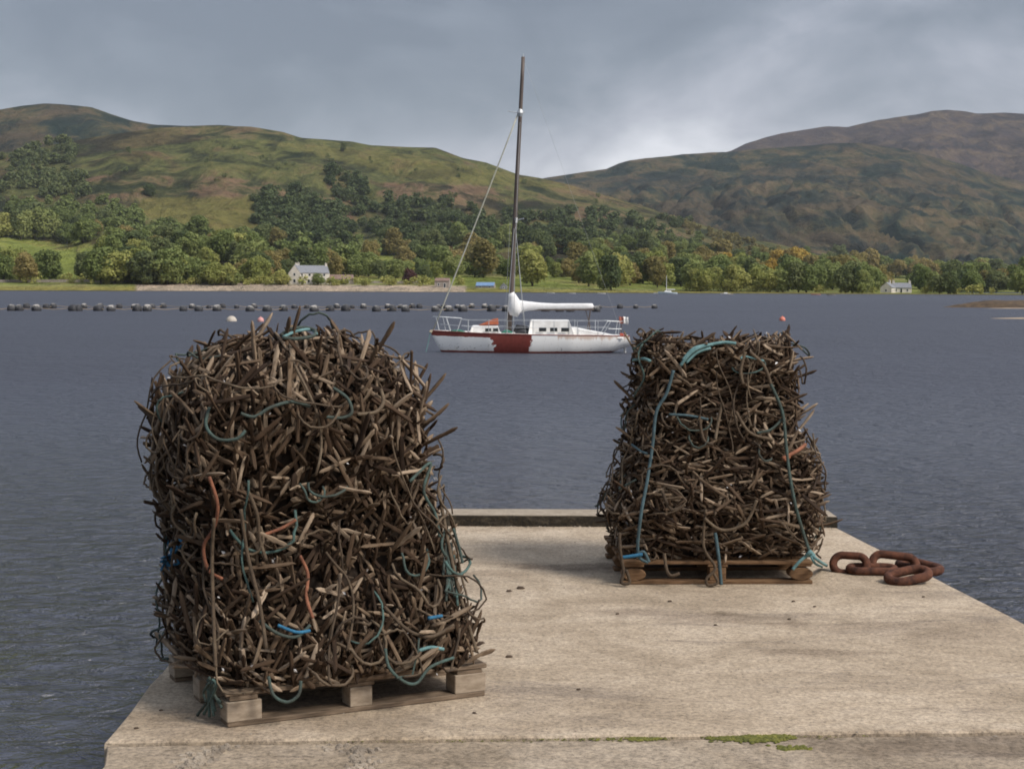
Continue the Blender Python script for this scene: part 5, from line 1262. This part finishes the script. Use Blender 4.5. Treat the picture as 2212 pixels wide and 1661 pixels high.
# small boats off the far shore
def small_yacht(px_, py_, L__, mastpx, label, hm, cabin=True):
    q = at(px_, py_, WZ); r0 = q.y; root = empty('small_yacht' if mastpx else 'dinghy', q, R(rng.uniform(-15, 15)), label, 'boat')
    m_ = MB(); rows = []
    for i in range(13):
        u = i / 12; w_ = L__ * .16 * math.sin(math.pi * min(.93, u * .9 + .04)) ** .7; zs = L__ * .11 * (1.15 - .35 * u); zk = -L__ * .04 if .05 < u else L__ * .08
        rows.append([((u - .5) * L__, sg * w_ * math.sin(s_ * math.pi / 2) ** .8, zk + (zs - zk) * (1 - math.cos(s_ * math.pi / 2))) for sg, s_ in [(-1, 1 - k / 5) for k in range(5)] + [(1, k / 5) for k in range(6)]])
    m_.grid(rows); m_.grid([[r[0], r[-1]] for r in rows]); m_.add(rows[-1], [tuple(range(11))]); m_.build('hull', hm, root, True)
    if cabin: m_ = MB(); m_.box((.02 * L__, 0, L__ * .13), (L__ * .36, L__ * .18, L__ * .09), taper=.85); m_.build('cabin', M_white, root)
    if mastpx:
        h = mastpx / F * r0; m_ = MB(); m_.tube([(-.06 * L__, 0, L__ * .1), (-.06 * L__, 0, h)], [.10, .07], 8); m_.build('mast', M_frame, root)
        m_ = MB(); m_.tube([(-.06 * L__, 0, L__ * .24), (.38 * L__, 0, L__ * .23)], .12, 8); m_.build('boom', M_canvas, root)
    return root
M_pale = plain('pale_blue_gelcoat', (.55, .63, .66), (.66, .74, .77), .4, 2, 0, 0)
small_yacht(1442, 635.5, 6.8, 40, 'small pale yacht with a bare white mast anchored off the far shore', M_pale)
small_yacht(1422, 635, 3.6, 0, 'white dinghy moored just left of the small pale yacht', M_white, False)
small_yacht(1299, 635, 3.0, 0, 'white rowing boat afloat under the trees right of the yacht boom', M_white, False)
small_yacht(1236, 634.5, 2.4, 0, 'small white boat close to the shore above the end of the boom', M_white, False)
small_yacht(1190, 634, 2.8, 0, 'small white boat close to the shore above the middle of the boom', M_white, False)
small_yacht(1567, 636, 3.6, 0, 'little white motor boat with a cabin off the right shore wood', M_white, True)
small_yacht(1577, 636.5, 2.2, 0, 'tiny tan dinghy next to the little motor boat', M_cream, False)
small_yacht(1762, 637.5, 3.4, 0, 'reddish dinghy drawn up at the edge of the right shore wood', M_pink, False)
small_yacht(1795, 638, 3.0, 0, 'cream dinghy drawn up right of the reddish dinghy', M_cream, False)

# ------------------------------------------------------------------ air
HAZE = 0.000032
mb = MB(); mb.box((0, 3800, 370), (10400, 8700, 750)); 
hz = mb.build('haze', None); hz['kind'] = 'stuff'
hm = bpy.data.materials.new('haze_air'); hm.use_nodes = True; t = hm.node_tree; t.nodes.clear()
pv = N(t, 'ShaderNodeVolumePrincipled'); pv.inputs['Color'].default_value = (.80, .87, .95, 1); pv.inputs['Density'].default_value = HAZE; pv.inputs['Anisotropy'].default_value = 0.0
LK(t, pv.outputs[0], N(t, 'ShaderNodeOutputMaterial').inputs['Volume']); hz.data.materials.clear(); hz.data.materials.append(hm)
hz.display_type = 'WIRE'
